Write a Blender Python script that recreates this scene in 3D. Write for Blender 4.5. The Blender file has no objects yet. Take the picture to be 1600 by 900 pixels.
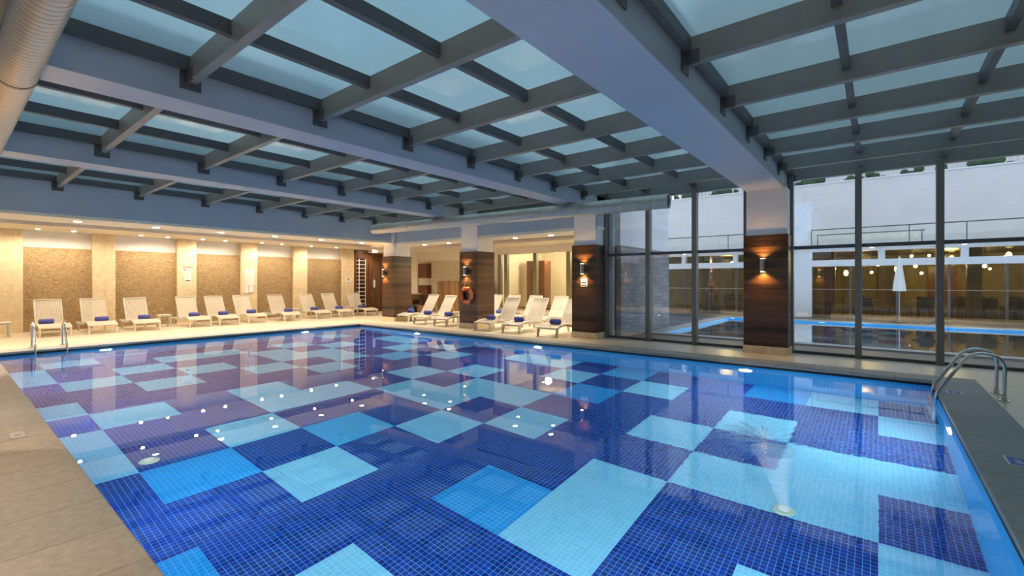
import bpy, bmesh, math, random
from mathutils import Vector, Matrix
random.seed(7)
C = bpy.context.scene.collection
PI = math.pi
ORD = ['first', 'second', 'third', 'fourth', 'fifth', 'sixth', 'seventh', 'eighth', 'ninth', 'tenth', 'eleventh', 'twelfth']

# ------------------------------------------------------------------ materials
MATS = {}
def newmat(name):
    m = bpy.data.materials.new(name); m.use_nodes = True
    nt = m.node_tree; nt.nodes.clear()
    out = nt.nodes.new('ShaderNodeOutputMaterial')
    MATS[name] = m
    return m, nt, out
def N(nt, t, **kw):
    n = nt.nodes.new(t)
    for k, v in kw.items():
        if k in n.inputs: n.inputs[k].default_value = v
        else: setattr(n, k, v)
    return n
def L(nt, a, b): nt.links.new(a, b)
def c4(c): return (c[0], c[1], c[2], 1)
def princ(name, col, rough=.5, metal=0, spec=.5, noise=0, nscale=8, bump=0, bscale=40, emis=None, estr=0):
    m, nt, out = newmat(name)
    p = N(nt, 'ShaderNodeBsdfPrincipled', Roughness=rough, Metallic=metal)
    p.inputs['Specular IOR Level'].default_value = spec
    p.inputs['Base Color'].default_value = c4(col)
    tc = N(nt, 'ShaderNodeTexCoord')
    if noise:
        nz = N(nt, 'ShaderNodeTexNoise', Scale=nscale, Detail=5.0)
        L(nt, tc.outputs['Object'], nz.inputs['Vector'])
        r = N(nt, 'ShaderNodeValToRGB')
        r.color_ramp.elements[0].position = .3; r.color_ramp.elements[1].position = .7
        r.color_ramp.elements[0].color = c4([x*(1-noise) for x in col]); r.color_ramp.elements[1].color = c4([min(1, x*(1+noise)) for x in col])
        L(nt, nz.outputs['Fac'], r.inputs['Fac']); L(nt, r.outputs['Color'], p.inputs['Base Color'])
    if bump:
        nb = N(nt, 'ShaderNodeTexNoise', Scale=bscale, Detail=3.0)
        L(nt, tc.outputs['Object'], nb.inputs['Vector'])
        b = N(nt, 'ShaderNodeBump', Strength=bump, Distance=.01)
        L(nt, nb.outputs['Fac'], b.inputs['Height']); L(nt, b.outputs['Normal'], p.inputs['Normal'])
    if emis:
        p.inputs['Emission Color'].default_value = c4(emis); p.inputs['Emission Strength'].default_value = estr
    L(nt, p.outputs[0], out.inputs[0])
    return m
def emit(name, col, s):
    m, nt, out = newmat(name)
    e = N(nt, 'ShaderNodeEmission', Strength=s); e.inputs['Color'].default_value = c4(col)
    L(nt, e.outputs[0], out.inputs[0]); return m
def brickmat(name, c1, c2, mortar, w, h, msize, rough=.4, off=.5, axes='xy', bump=.3, noise=.12, nscale=5, offs=(0, 0), spec=.5, contrast=None):
    m, nt, out = newmat(name)
    tc = N(nt, 'ShaderNodeTexCoord'); sp = N(nt, 'ShaderNodeSeparateXYZ'); cb = N(nt, 'ShaderNodeCombineXYZ')
    geo = N(nt, 'ShaderNodeNewGeometry')
    L(nt, geo.outputs['Position'], sp.inputs[0])
    for i, a in enumerate(axes):
        ad = N(nt, 'ShaderNodeMath', operation='ADD'); ad.inputs[1].default_value = -offs[i]
        if a == 's':
            a2 = N(nt, 'ShaderNodeMath', operation='ADD'); L(nt, sp.outputs['X'], a2.inputs[0]); L(nt, sp.outputs['Y'], a2.inputs[1]); L(nt, a2.outputs[0], ad.inputs[0])
        else: L(nt, sp.outputs[a.upper()], ad.inputs[0])
        L(nt, ad.outputs[0], cb.inputs[i])
    b = N(nt, 'ShaderNodeTexBrick', offset=off, squash=1.0)
    b.inputs['Scale'].default_value = 1; b.inputs['Brick Width'].default_value = w; b.inputs['Row Height'].default_value = h
    b.inputs['Mortar Size'].default_value = msize; b.inputs['Mortar Smooth'].default_value = .1
    b.inputs['Color1'].default_value = c4(c1); b.inputs['Color2'].default_value = c4(c2); b.inputs['Mortar'].default_value = c4(mortar)
    L(nt, cb.outputs[0], b.inputs['Vector'])
    nz = N(nt, 'ShaderNodeTexNoise', Scale=nscale, Detail=6.0, Roughness=.65)
    L(nt, geo.outputs['Position'], nz.inputs['Vector'])
    mr = N(nt, 'ShaderNodeMapRange'); mr.inputs['From Min'].default_value = .3; mr.inputs['From Max'].default_value = .7
    mr.inputs['To Min'].default_value = 1-noise; mr.inputs['To Max'].default_value = 1+noise
    L(nt, nz.outputs['Fac'], mr.inputs['Value'])
    mx = N(nt, 'ShaderNodeMix', data_type='RGBA', blend_type='MULTIPLY'); mx.inputs['Factor'].default_value = 1
    L(nt, b.outputs['Color'], mx.inputs['A']); L(nt, mr.outputs['Result'], mx.inputs['B'])
    p = N(nt, 'ShaderNodeBsdfPrincipled', Roughness=rough); p.inputs['Specular IOR Level'].default_value = spec
    L(nt, mx.outputs['Result'], p.inputs['Base Color'])
    if bump:
        bp = N(nt, 'ShaderNodeBump', Strength=bump, Distance=.01, invert=True)
        L(nt, b.outputs['Fac'], bp.inputs['Height']); L(nt, bp.outputs['Normal'], p.inputs['Normal'])
    L(nt, p.outputs[0], out.inputs[0]); return m
def woodmat(name, dark, light, axis='z', rough=.4, plank=.1, vary=1.0):
    # boards stacked along `axis`, grain runs across
    m, nt, out = newmat(name)
    geo = N(nt, 'ShaderNodeNewGeometry'); mp = N(nt, 'ShaderNodeMapping')
    sc = {'z': (1.2, 1.2, 26), 'x': (26, 2, 1.2), 'y': (2, 26, 1.2)}[axis]
    mp.inputs['Scale'].default_value = sc
    L(nt, geo.outputs['Position'], mp.inputs['Vector'])
    nz = N(nt, 'ShaderNodeTexNoise', Scale=1.6, Detail=6.0, Roughness=.6); L(nt, mp.outputs[0], nz.inputs['Vector'])
    sp = N(nt, 'ShaderNodeSeparateXYZ'); L(nt, geo.outputs['Position'], sp.inputs[0])
    dv = N(nt, 'ShaderNodeMath', operation='DIVIDE'); dv.inputs[1].default_value = plank; L(nt, sp.outputs[axis.upper()], dv.inputs[0])
    fl = N(nt, 'ShaderNodeMath', operation='FLOOR'); L(nt, dv.outputs[0], fl.inputs[0])
    wn = N(nt, 'ShaderNodeTexWhiteNoise', noise_dimensions='1D'); L(nt, fl.outputs[0], wn.inputs['W'])
    a = N(nt, 'ShaderNodeMath', operation='MULTIPLY_ADD'); a.inputs[1].default_value = .45*vary; L(nt, wn.outputs['Value'], a.inputs[0]); L(nt, nz.outputs['Fac'], a.inputs[2])
    r = N(nt, 'ShaderNodeValToRGB'); r.color_ramp.elements[0].position = .35; r.color_ramp.elements[1].position = 1.0
    r.color_ramp.elements[0].color = c4(dark); r.color_ramp.elements[1].color = c4(light)
    L(nt, a.outputs[0], r.inputs['Fac'])
    fr = N(nt, 'ShaderNodeMath', operation='FRACT'); L(nt, dv.outputs[0], fr.inputs[0])
    lt = N(nt, 'ShaderNodeMath', operation='LESS_THAN'); lt.inputs[1].default_value = .05; L(nt, fr.outputs[0], lt.inputs[0])
    mx = N(nt, 'ShaderNodeMix', data_type='RGBA'); L(nt, lt.outputs[0], mx.inputs['Factor']); L(nt, r.outputs['Color'], mx.inputs['A']); mx.inputs['B'].default_value = c4([x*.35 for x in dark])
    p = N(nt, 'ShaderNodeBsdfPrincipled', Roughness=rough); L(nt, mx.outputs['Result'], p.inputs['Base Color'])
    L(nt, p.outputs[0], out.inputs[0]); return m
def schlick(nt, f0):
    geo = N(nt, 'ShaderNodeNewGeometry'); d = N(nt, 'ShaderNodeVectorMath', operation='DOT_PRODUCT')
    L(nt, geo.outputs['Incoming'], d.inputs[0]); L(nt, geo.outputs['Normal'], d.inputs[1])
    a = N(nt, 'ShaderNodeMath', operation='ABSOLUTE'); L(nt, d.outputs['Value'], a.inputs[0])
    b = N(nt, 'ShaderNodeMath', operation='SUBTRACT'); b.inputs[0].default_value = 1; L(nt, a.outputs[0], b.inputs[1])
    p = N(nt, 'ShaderNodeMath', operation='POWER'); L(nt, b.outputs[0], p.inputs[0]); p.inputs[1].default_value = 5
    m = N(nt, 'ShaderNodeMath', operation='MULTIPLY_ADD'); L(nt, p.outputs[0], m.inputs[0]); m.inputs[1].default_value = 1-f0; m.inputs[2].default_value = f0
    return m
def glassmat(name, tint, ior=1.5, rough=0.0, body=None, bodyf=0):
    m, nt, out = newmat(name)
    t = N(nt, 'ShaderNodeBsdfTransparent'); t.inputs['Color'].default_value = c4(tint)
    g = N(nt, 'ShaderNodeBsdfGlossy', Roughness=rough); f = schlick(nt, ((ior-1)/(ior+1))**2)
    s = N(nt, 'ShaderNodeMixShader')
    base = t
    if body:
        d = N(nt, 'ShaderNodeBsdfTranslucent'); d.inputs['Color'].default_value = c4(body)
        s0 = N(nt, 'ShaderNodeMixShader'); s0.inputs[0].default_value = bodyf; L(nt, t.outputs[0], s0.inputs[1]); L(nt, d.outputs[0], s0.inputs[2]); base = s0
    L(nt, f.outputs[0], s.inputs[0]); L(nt, base.outputs[0], s.inputs[1]); L(nt, g.outputs[0], s.inputs[2]); L(nt, s.outputs[0], out.inputs[0]); return m

S = .9186; TILE = S/18; GX, GY = .003, 1.4008
def tilemat(name, col, grout, axes, offs, vary=.12):
    m, nt, out = newmat(name)
    geo = N(nt, 'ShaderNodeNewGeometry'); sp = N(nt, 'ShaderNodeSeparateXYZ'); L(nt, geo.outputs['Position'], sp.inputs[0])
    outs = []; fl = []
    for a, o in zip(axes, offs):
        s = N(nt, 'ShaderNodeMath', operation='SUBTRACT'); s.inputs[1].default_value = o; L(nt, sp.outputs[a.upper()], s.inputs[0])
        d = N(nt, 'ShaderNodeMath', operation='DIVIDE'); d.inputs[1].default_value = TILE; L(nt, s.outputs[0], d.inputs[0])
        f = N(nt, 'ShaderNodeMath', operation='FRACT'); L(nt, d.outputs[0], f.inputs[0])
        g = N(nt, 'ShaderNodeMath', operation='FLOOR'); L(nt, d.outputs[0], g.inputs[0]); fl.append(g)
        p = N(nt, 'ShaderNodeMath', operation='SUBTRACT'); p.inputs[1].default_value = .5; L(nt, f.outputs[0], p.inputs[0])
        q = N(nt, 'ShaderNodeMath', operation='ABSOLUTE'); L(nt, p.outputs[0], q.inputs[0]); outs.append(q)
    mxm = N(nt, 'ShaderNodeMath', operation='MAXIMUM'); L(nt, outs[0].outputs[0], mxm.inputs[0]); L(nt, outs[1].outputs[0], mxm.inputs[1])
    gt = N(nt, 'ShaderNodeMath', operation='GREATER_THAN'); gt.inputs[1].default_value = .452; L(nt, mxm.outputs[0], gt.inputs[0])
    cb = N(nt, 'ShaderNodeCombineXYZ'); L(nt, fl[0].outputs[0], cb.inputs[0]); L(nt, fl[1].outputs[0], cb.inputs[1])
    wn = N(nt, 'ShaderNodeTexWhiteNoise', noise_dimensions='2D'); L(nt, cb.outputs[0], wn.inputs['Vector'])
    mr = N(nt, 'ShaderNodeMapRange'); mr.inputs['To Min'].default_value = 1-vary; mr.inputs['To Max'].default_value = 1+vary; L(nt, wn.outputs['Value'], mr.inputs['Value'])
    mu = N(nt, 'ShaderNodeMix', data_type='RGBA', blend_type='MULTIPLY'); mu.inputs['Factor'].default_value = 1; mu.inputs['A'].default_value = c4(col); L(nt, mr.outputs[0], mu.inputs['B'])
    mx = N(nt, 'ShaderNodeMix', data_type='RGBA'); L(nt, gt.outputs[0], mx.inputs['Factor']); L(nt, mu.outputs['Result'], mx.inputs['A']); mx.inputs['B'].default_value = c4(grout)
    p = N(nt, 'ShaderNodeBsdfPrincipled', Roughness=.6); p.inputs['Specular IOR Level'].default_value = .1; L(nt, mx.outputs['Result'], p.inputs['Base Color']); L(nt, p.outputs[0], out.inputs[0]); return m

WHITE = princ('white_plaster', (.78, .76, .74), .6, noise=.03, nscale=2)
PAINT = princ('blue_grey_paint', (.40, .445, .52), .45, noise=.04, nscale=1.5)
CREAM = princ('cream_plaster', (.82, .74, .60), .6)
TRAV = brickmat('travertine_cladding', (.78, .63, .41), (.72, .57, .36), (.55, .43, .28), 1.4, .62, .003, .35, axes='sz', noise=.14, nscale=7, bump=.1)
MOSA = brickmat('split_stone_mosaic', (.60, .42, .22), (.36, .23, .11), (.26, .17, .08), .085, .017, .0025, .8, axes='sz', noise=.35, nscale=28, bump=1.0)
DECK = brickmat('cream_deck_tile', (.66, .57, .43), (.62, .53, .40), (.42, .35, .26), .6, .6, .004, .3, off=0, axes='xy', noise=.08, nscale=4, bump=.1)
COPS = brickmat('coping_stone', (.37, .32, .27), (.33, .29, .245), (.17, .145, .12), 3.1, .57, .004, .65, off=0, axes='yx', offs=(-1.2, .22), noise=.16, nscale=16, bump=.4)
COPR = brickmat('coping_stone_dusk', (.33, .32, .31), (.29, .285, .275), (.15, .145, .14), 3.1, .57, .004, .65, off=0, axes='xy', offs=(-9.5, .2), noise=.16, nscale=16, bump=.4)  # same stone as COPS, greyed: cooler dusk light put into the colour
WENGE = woodmat('wenge_boards', (.010, .005, .003), (.10, .048, .022), 'z', .28, .115)
WENGV = woodmat('wenge_vertical', (.05, .022, .008), (.36, .19, .08), 'x', .4, .09)
DOORW = princ('mahogany_door', (.13, .045, .018), .3, noise=.25, nscale=4)
SLATW = woodmat('ceiling_slats', (.10, .045, .018), (.36, .19, .09), 'y', .25, .12)
SLATX = woodmat('ceiling_slats_x', (.10, .045, .018), (.36, .19, .09), 'x', .25, .12)
STEEL = princ('grey_painted_steel', (.215, .215, .20), .42, noise=.05)
STEELD = princ('dark_grey_steel', (.085, .085, .088), .45, noise=.05)
FRAME = princ('anodised_frame', (.20, .19, .175), .4, .3)
CHROME = princ('polished_steel', (.75, .75, .76), .12, 1)
BRUSH = princ('brushed_steel', (.5, .5, .52), .35, 1)
RESIN = princ('cream_resin', (.60, .54, .44), .45)
TOWEL = princ('blue_towel', (.10, .11, .42), .95, bump=1, bscale=300)
ORANGE = princ('orange_shell', (.85, .16, .03), .4)
RED = princ('dark_band', (.10, .03, .05), .6)
ROPE = princ('white_rope', (.8, .74, .66), .8)
PAPER = princ('white_paper', (.85, .82, .78), .6)
INK = princ('black_ink', (.03, .03, .03), .6)
INKG = princ('grey_ink', (.35, .34, .36), .6)
REDI = princ('red_ink', (.45, .07, .04), .6)
BLUEP = princ('blue_print', (.03, .09, .42), .5)
BLACK = princ('gap_shade_black', (.008, .008, .01), .6)
LEATH = princ('brown_leather', (.06, .025, .015), .35)
BLUEB = princ('blue_plastic', (.02, .22, .60), .4)
MATT = princ('white_mattress', (.85, .80, .70), .7)
OUTW = princ('outdoor_render', (.68, .665, .68), .8, noise=.03, nscale=1)
ALUW = princ('white_aluminium', (.72, .74, .78), .5)
GSTONE = brickmat('grey_stone_cladding', (.24, .24, .25), (.15, .15, .16), (.09, .09, .09), .35, .12, .004, .85, axes='sz', noise=.3, nscale=14, bump=.8)
PAVE = brickmat('outdoor_paving', (.075, .07, .065), (.06, .057, .052), (.04, .04, .038), .6, .6, .005, .5, off=0, noise=.1)
DARKW = woodmat('dark_room_wood', (.03, .018, .008), (.13, .085, .03), 'x', .4, .35)
OLIVE = princ('olive_wall', (.16, .12, .04), .6, noise=.3, nscale=2)
DARKF = princ('dark_carpet', (.06, .05, .035), .6)
DKCH = princ('dark_furniture', (.03, .028, .03), .4)
FABW = princ('white_canvas', (.72, .70, .66), .9)
LEAFY = princ('dark_leaves', (.03, .07, .025), .8, noise=.5, nscale=20, bump=1, bscale=20)
DUCTM = princ('duct_metal', (.60, .56, .47), .38, .55)
DUCTG = princ('duct_seam', (.30, .26, .20), .5, .4)
TGLASS = princ('tower_glass', (.10, .14, .17), .15)
TOWERM = princ('tower_render', (.45, .44, .42), .8)
WARM = emit('warm_bulb', (1, .68, .24), 30)
WARMY = emit('yellow_shade', (1, .80, .22), 9)
DLENS = emit('downlight_lens', (1, .88, .68), 80)
SLENS = emit('small_downlight_lens', (1, .88, .68), 45)
PLENS = emit('pool_lamp_lens', (.85, .95, 1), 30)
SCLENS = emit('sconce_lamp', (1, .62, .25), 25)
GLASS = glassmat('clear_glazing', (.95, .97, .97), 2.35)
GLASSI = glassmat('room_partition_glass', (.93, .95, .92), 1.5)
NOZ = princ('nozzle_plastic', (.45, .62, .45), .5)
# perforated resin weave
def perfmat():
    m, nt, out = newmat('perforated_resin')
    tc = N(nt, 'ShaderNodeTexCoord'); mp = N(nt, 'ShaderNodeMapping'); mp.inputs['Scale'].default_value = (26, 26, 26)
    L(nt, tc.outputs['UV'], mp.inputs['Vector'])
    sp = N(nt, 'ShaderNodeSeparateXYZ'); L(nt, mp.outputs[0], sp.inputs[0]); qs = []
    for a in 'XY':
        f = N(nt, 'ShaderNodeMath', operation='FRACT'); L(nt, sp.outputs[a], f.inputs[0])
        s = N(nt, 'ShaderNodeMath', operation='SUBTRACT'); s.inputs[1].default_value = .5; L(nt, f.outputs[0], s.inputs[0])
        q = N(nt, 'ShaderNodeMath', operation='ABSOLUTE'); L(nt, s.outputs[0], q.inputs[0]); qs.append(q)
    mx = N(nt, 'ShaderNodeMath', operation='MAXIMUM'); L(nt, qs[0].outputs[0], mx.inputs[0]); L(nt, qs[1].outputs[0], mx.inputs[1])
    lt = N(nt, 'ShaderNodeMath', operation='LESS_THAN'); lt.inputs[1].default_value = .25; L(nt, mx.outputs[0], lt.inputs[0])
    p = N(nt, 'ShaderNodeBsdfPrincipled', Roughness=.45); p.inputs['Base Color'].default_value = c4((.60, .54, .44))
    t = N(nt, 'ShaderNodeBsdfTransparent'); s = N(nt, 'ShaderNodeMixShader')
    L(nt, lt.outputs[0], s.inputs[0]); L(nt, p.outputs[0], s.inputs[1]); L(nt, t.outputs[0], s.inputs[2]); L(nt, s.outputs[0], out.inputs[0]); return m
PERF = perfmat()
# frosted roof glass
def frost():
    m, nt, out = newmat('frosted_roof_glass')
    r = N(nt, 'ShaderNodeBsdfRefraction', IOR=1.2, Roughness=.22); r.inputs['Color'].default_value = c4((.50, .60, .61))
    d = N(nt, 'ShaderNodeBsdfTranslucent'); d.inputs['Color'].default_value = c4((.45, .56, .58))
    s0 = N(nt, 'ShaderNodeMixShader'); s0.inputs[0].default_value = .3
    g = N(nt, 'ShaderNodeBsdfGlossy', Roughness=.12); f = schlick(nt, .04); s = N(nt, 'ShaderNodeMixShader')
    L(nt, r.outputs[0], s0.inputs[1]); L(nt, d.outputs[0], s0.inputs[2]); L(nt, f.outputs[0], s.inputs[0]); L(nt, s0.outputs[0], s.inputs[1]); L(nt, g.outputs[0], s.inputs[2])
    L(nt, s.outputs[0], out.inputs[0]); return m
FROST = frost()
def waterm():
    m, nt, out = newmat('pool_water')
    p = N(nt, 'ShaderNodeBsdfPrincipled', Roughness=0, IOR=1.33); p.inputs['Transmission Weight'].default_value = 1
    p.inputs['Base Color'].default_value = (1, 1, 1, 1)
    geo = N(nt, 'ShaderNodeNewGeometry')
    nz = N(nt, 'ShaderNodeTexNoise', Scale=2.2, Detail=2.0); L(nt, geo.outputs['Position'], nz.inputs['Vector'])
    b = N(nt, 'ShaderNodeBump', Strength=.02, Distance=.02); L(nt, nz.outputs['Fac'], b.inputs['Height'])
    # livelier ripples around the fountain
    vd = N(nt, 'ShaderNodeVectorMath', operation='DISTANCE'); vd.inputs[1].default_value = (-.95, 5.3, -.09); L(nt, geo.outputs['Position'], vd.inputs[0])
    mr = N(nt, 'ShaderNodeMapRange'); mr.inputs['From Min'].default_value = .2; mr.inputs['From Max'].default_value = 2.2; mr.inputs['To Min'].default_value = .10; mr.inputs['To Max'].default_value = 0
    L(nt, vd.outputs['Value'], mr.inputs['Value'])
    n2 = N(nt, 'ShaderNodeTexNoise', Scale=14.0, Detail=3.0); L(nt, geo.outputs['Position'], n2.inputs['Vector'])
    b2 = N(nt, 'ShaderNodeBump', Distance=.02); L(nt, mr.outputs[0], b2.inputs['Strength']); L(nt, n2.outputs['Fac'], b2.inputs['Height']); L(nt, b.outputs[0], b2.inputs['Normal'])
    L(nt, b2.outputs[0], p.inputs['Normal']); L(nt, p.outputs[0], out.inputs[0]); return m
WATER = waterm()

# ------------------------------------------------------------------ mesh helpers
class MB:
    def __init__(s): s.v = []; s.f = []; s.m = []; s.uv = {}
    def add(s, vs, fs, mi=0):
        o = len(s.v); s.v += [tuple(v) for v in vs]
        for f in fs: s.f.append([i+o for i in f]); s.m.append(mi)
        return s
    def box(s, x0, x1, y0, y1, z0, z1, mi=0):
        x0, x1 = sorted((x0, x1)); y0, y1 = sorted((y0, y1)); z0, z1 = sorted((z0, z1))
        return s.add([(x0, y0, z0), (x1, y0, z0), (x1, y1, z0), (x0, y1, z0), (x0, y0, z1), (x1, y0, z1), (x1, y1, z1), (x0, y1, z1)],
              [(0, 3, 2, 1), (4, 5, 6, 7), (0, 1, 5, 4), (1, 2, 6, 5), (2, 3, 7, 6), (3, 0, 4, 7)], mi)
    def prism(s, pts, axis, a, b, mi=0):
        n = len(pts)
        def mk(p, q):
            return {'x': (q, p[0], p[1]), 'y': (p[0], q, p[1]), 'z': (p[0], p[1], q)}[axis]
        return s.add([mk(p, a) for p in pts]+[mk(p, b) for p in pts], [list(range(n))[::-1], list(range(n, 2*n))]+[(i, (i+1) % n, n+(i+1) % n, n+i) for i in range(n)], mi)
    def tube(s, path, r, seg=10, caps=True, closed=False, mi=0):
        path = [Vector(p) for p in path]; n = len(path); rings = []
        rr = r if isinstance(r, (list, tuple)) else [r]*n
        prev = None
        for i, p in enumerate(path):
            if closed: t = (path[(i+1) % n]-path[i-1]).normalized()
            else: t = (path[min(i+1, n-1)]-path[max(i-1, 0)]).normalized()
            if prev is None:
                a = Vector((0, 0, 1)) if abs(t.z) < .9 else Vector((1, 0, 0))
                nrm = t.cross(a).normalized()
            else: nrm = (prev-t*prev.dot(t)).normalized()
            prev = nrm; bn = t.cross(nrm)
            rings.append([p+(nrm*math.cos(k*2*PI/seg)+bn*math.sin(k*2*PI/seg))*rr[i] for k in range(seg)])
        vs = [v for r_ in rings for v in r_]; fs = []
        for i in range(n if closed else n-1):
            j = (i+1) % n
            for k in range(seg): fs.append((i*seg+k, i*seg+(k+1) % seg, j*seg+(k+1) % seg, j*seg+k))
        if caps and not closed: fs += [list(range(seg))[::-1], [(n-1)*seg+k for k in range(seg)]]
        return s.add(vs, fs, mi)
    def cyl(s, x, y, z0, z1, r, seg=16, r1=None, mi=0): return s.tube([(x, y, z0), (x, y, z1)], [r, r if r1 is None else r1], seg, mi=mi)
    def ball(s, c, r, n=8, sz=1.0, mi=0):
        vs = []; fs = []
        for i in range(n+1):
            th = PI*i/n
            for k in range(n*2):
                ph = PI*k/n; vs.append((c[0]+r*math.sin(th)*math.cos(ph), c[1]+r*math.sin(th)*math.sin(ph), c[2]+r*sz*math.cos(th)))
        for i in range(n):
            for k in range(n*2):
                a = i*2*n+k; b = i*2*n+(k+1) % (2*n); fs.append((a, a+2*n, b+2*n, b))
        return s.add(vs, fs, mi)
    def build(s, name, mat, parent=None, smooth=False, bevel=0, kind=None):
        me = bpy.data.meshes.new(name)
        o = Vector((0, 0, 0)); p = parent
        while p is not None: o += p.location; p = p.parent
        me.from_pydata([tuple(Vector(v)-o) for v in s.v], [], s.f)
        for mm in (mat if isinstance(mat, (list, tuple)) else [mat]): me.materials.append(mm)
        for pl, mi in zip(me.polygons, s.m): pl.material_index = mi; pl.use_smooth = smooth
        bm = bmesh.new(); bm.from_mesh(me); bmesh.ops.remove_doubles(bm, verts=bm.verts, dist=1e-6); bmesh.ops.recalc_face_normals(bm, faces=bm.faces); bm.to_mesh(me); bm.free()
        me.update()
        ob = bpy.data.objects.new(name, me); C.objects.link(ob); ob.parent = parent
        if bevel:
            b = ob.modifiers.new('b', 'BEVEL'); b.width = bevel; b.segments = 2; b.limit_method = 'ANGLE'
        if smooth:
            try:
                for pl in me.polygons: pl.use_smooth = True
                me.set_sharp_from_angle(angle=math.radians(40))
            except Exception: pass
        if kind: ob['kind'] = kind
        return ob
def tag(o, label=None, cat=None, group=None, kind=None):
    if label: o['label'] = label
    if cat: o['category'] = cat
    if group: o['group'] = group
    if kind: o['kind'] = kind
    return o
def thing(name, label, cat, loc=(0, 0, 0), group=None, kind=None):
    o = bpy.data.objects.new(name, None); o.empty_display_size = .1; C.objects.link(o); o.location = loc
    return tag(o, label, cat, group, kind)
def copy_tree(o, parent=None):
    c = o.copy(); C.objects.link(c)
    if parent is not None: c.parent = parent
    for ch in list(o.children): copy_tree(ch, c)
    return c
def text(name, s, size, mat, parent, loc, rot, depth=.001):
    cu = bpy.data.curves.new(name, 'FONT'); cu.body = s; cu.size = size; cu.extrude = depth; cu.align_x = 'CENTER'; cu.align_y = 'CENTER'
    t = bpy.data.objects.new(name, cu)
    me = bpy.data.meshes.new_from_object(t)
    bpy.data.objects.remove(t)
    me.materials.clear(); me.materials.append(mat)
    me.transform(Matrix.Rotation(rot[2], 4, 'Z') @ Matrix.Rotation(rot[0], 4, 'X'))
    o = bpy.data.objects.new(name, me); C.objects.link(o); o.parent = parent
    b = Vector((0, 0, 0)); p = parent
    while p is not None: b += p.location; p = p.parent
    o.location = Vector(loc)-b
    return o
def light(kind, name, loc, energy, col, **kw):
    l = bpy.data.lights.new(name, kind); l.energy = energy; l.color = col
    for k, v in kw.items(): setattr(l, k, v)
    o = bpy.data.objects.new(name, l); C.objects.link(o); o.location = loc; return o
def aim(o, d): o.rotation_euler = Vector(d).to_track_quat('-Z', 'Y').to_euler()
def child(o, p):
    w = o.location.copy(); o.parent = p; b = Vector((0, 0, 0)); q = p
    while q is not None: b += q.location; q = q.parent
    o.location = w-b

# ------------------------------------------------------------------ layout numbers
PX0, PX1, PY0, PY1 = -14.93, .65, .75, 9.72      # pool edge
WZ = -.09; FZ = -1.56                            # water level, pool bottom
XW = -20.42                                       # stone wall
YB = 15.3                                         # back wall of the lounge strip
YG = 11.68                                        # glazing line
BEAMS = [(-2.27, -1.54), (-6.42, -5.93), (-10.8, -10.3)]
ZS, ZG = 3.53, 4.0                                # beam soffit, underside of glass
COLX = [(-2.31, -1.46), (-6.68, -5.93), (-11.1, -10.27), (-15.44, -14.68)]

# ------------------------------------------------------------------ pool
PAT = ["LNNLNANNLLNLNNLLN", "NLNNLNNANNLNNLNNL", "LNNNNNLNLNNNLNLNN", "NLNLANNBNLLNNLNLN", "LNNLNNLNNLNNLNNLN",
       "NLLNNLNLLNNLNLLNN", "LLNLNNLLNLNNLLNLN", "NNLNNANNLNNBNNLNN", "LNNNLNLNNNLNLNNNL", "NLANNBNLLNNLNLLNN"]
GRN, GRL = (.06, .30, .62), (.30, .62, .82)
fm = [tilemat('navy_mosaic', (.003, .022, .22), GRN, 'xy', (GX, GY), .35), tilemat('aqua_mosaic', (.16, .52, .73), GRL, 'xy', (GX, GY), .05),
      tilemat('azure_mosaic', (.004, .25, .66), (.10, .45, .75), 'xy', (GX, GY), .06), tilemat('sky_blue_mosaic', (.04, .38, .72), (.2, .52, .78), 'xy', (GX, GY), .05)]
xs = [PX1+.03]+[GX-S*k for k in range(17)]; ys = [PY0-.03]+[GY+S*k for k in range(10)]
b = MB(); code = {'N': 0, 'L': 1, 'A': 2, 'B': 3}
for r in range(10):
    for c in range(17):
        b.add([(xs[c+1], ys[r], FZ), (xs[c], ys[r], FZ), (xs[c], ys[r+1], FZ), (xs[c+1], ys[r+1], FZ)], [(0, 1, 2, 3)], code[PAT[r][c]])
b.add([(PX0-.05, PY0, FZ), (xs[-1], PY0, FZ), (xs[-1], PY1+.05, FZ), (PX0-.05, PY1+.05, FZ)], [(0, 1, 2, 3)], 2)
b.add([(xs[-1], ys[-1], FZ), (PX1, ys[-1], FZ), (PX1, PY1+.05, FZ), (xs[-1], PY1+.05, FZ)], [(0, 1, 2, 3)], 2)
b.build('floor_pool', fm, kind='structure')
wtx = tilemat('wall_mosaic_x', (.003, .29, .66), (.12, .45, .80), 'xz', (GX, 0), .08)
wty = tilemat('wall_mosaic_y', (.003, .29, .66), (.12, .45, .80), 'yz', (GY, 0), .08)
T = .25
MB().box(PX0-T, PX1+T, PY1+.02, PY1+T, FZ-.2, -.05).build('wall_pool_far', wtx, kind='structure')
MB().box(PX0-T, PX1+T, PY0-T, PY0-.02, FZ-.2, -.05).build('wall_pool_near', wtx, kind='structure')
MB().box(PX0-T, PX0-.02, PY0-.02, PY1+.02, FZ-.2, -.05).build('wall_pool_left', wty, kind='structure')
MB().box(PX1+.02, PX1+T, PY0-.02, PY1+.02, FZ-.2, -.05).build('wall_pool_right', wty, kind='structure')
# black strip painting in the shade of the gap under the coping
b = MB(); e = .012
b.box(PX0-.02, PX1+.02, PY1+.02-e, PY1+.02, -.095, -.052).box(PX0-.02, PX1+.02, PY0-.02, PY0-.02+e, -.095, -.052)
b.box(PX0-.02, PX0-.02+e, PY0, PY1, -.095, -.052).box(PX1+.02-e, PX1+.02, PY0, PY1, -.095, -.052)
b.build('trim_1', BLACK, kind='structure')
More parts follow.
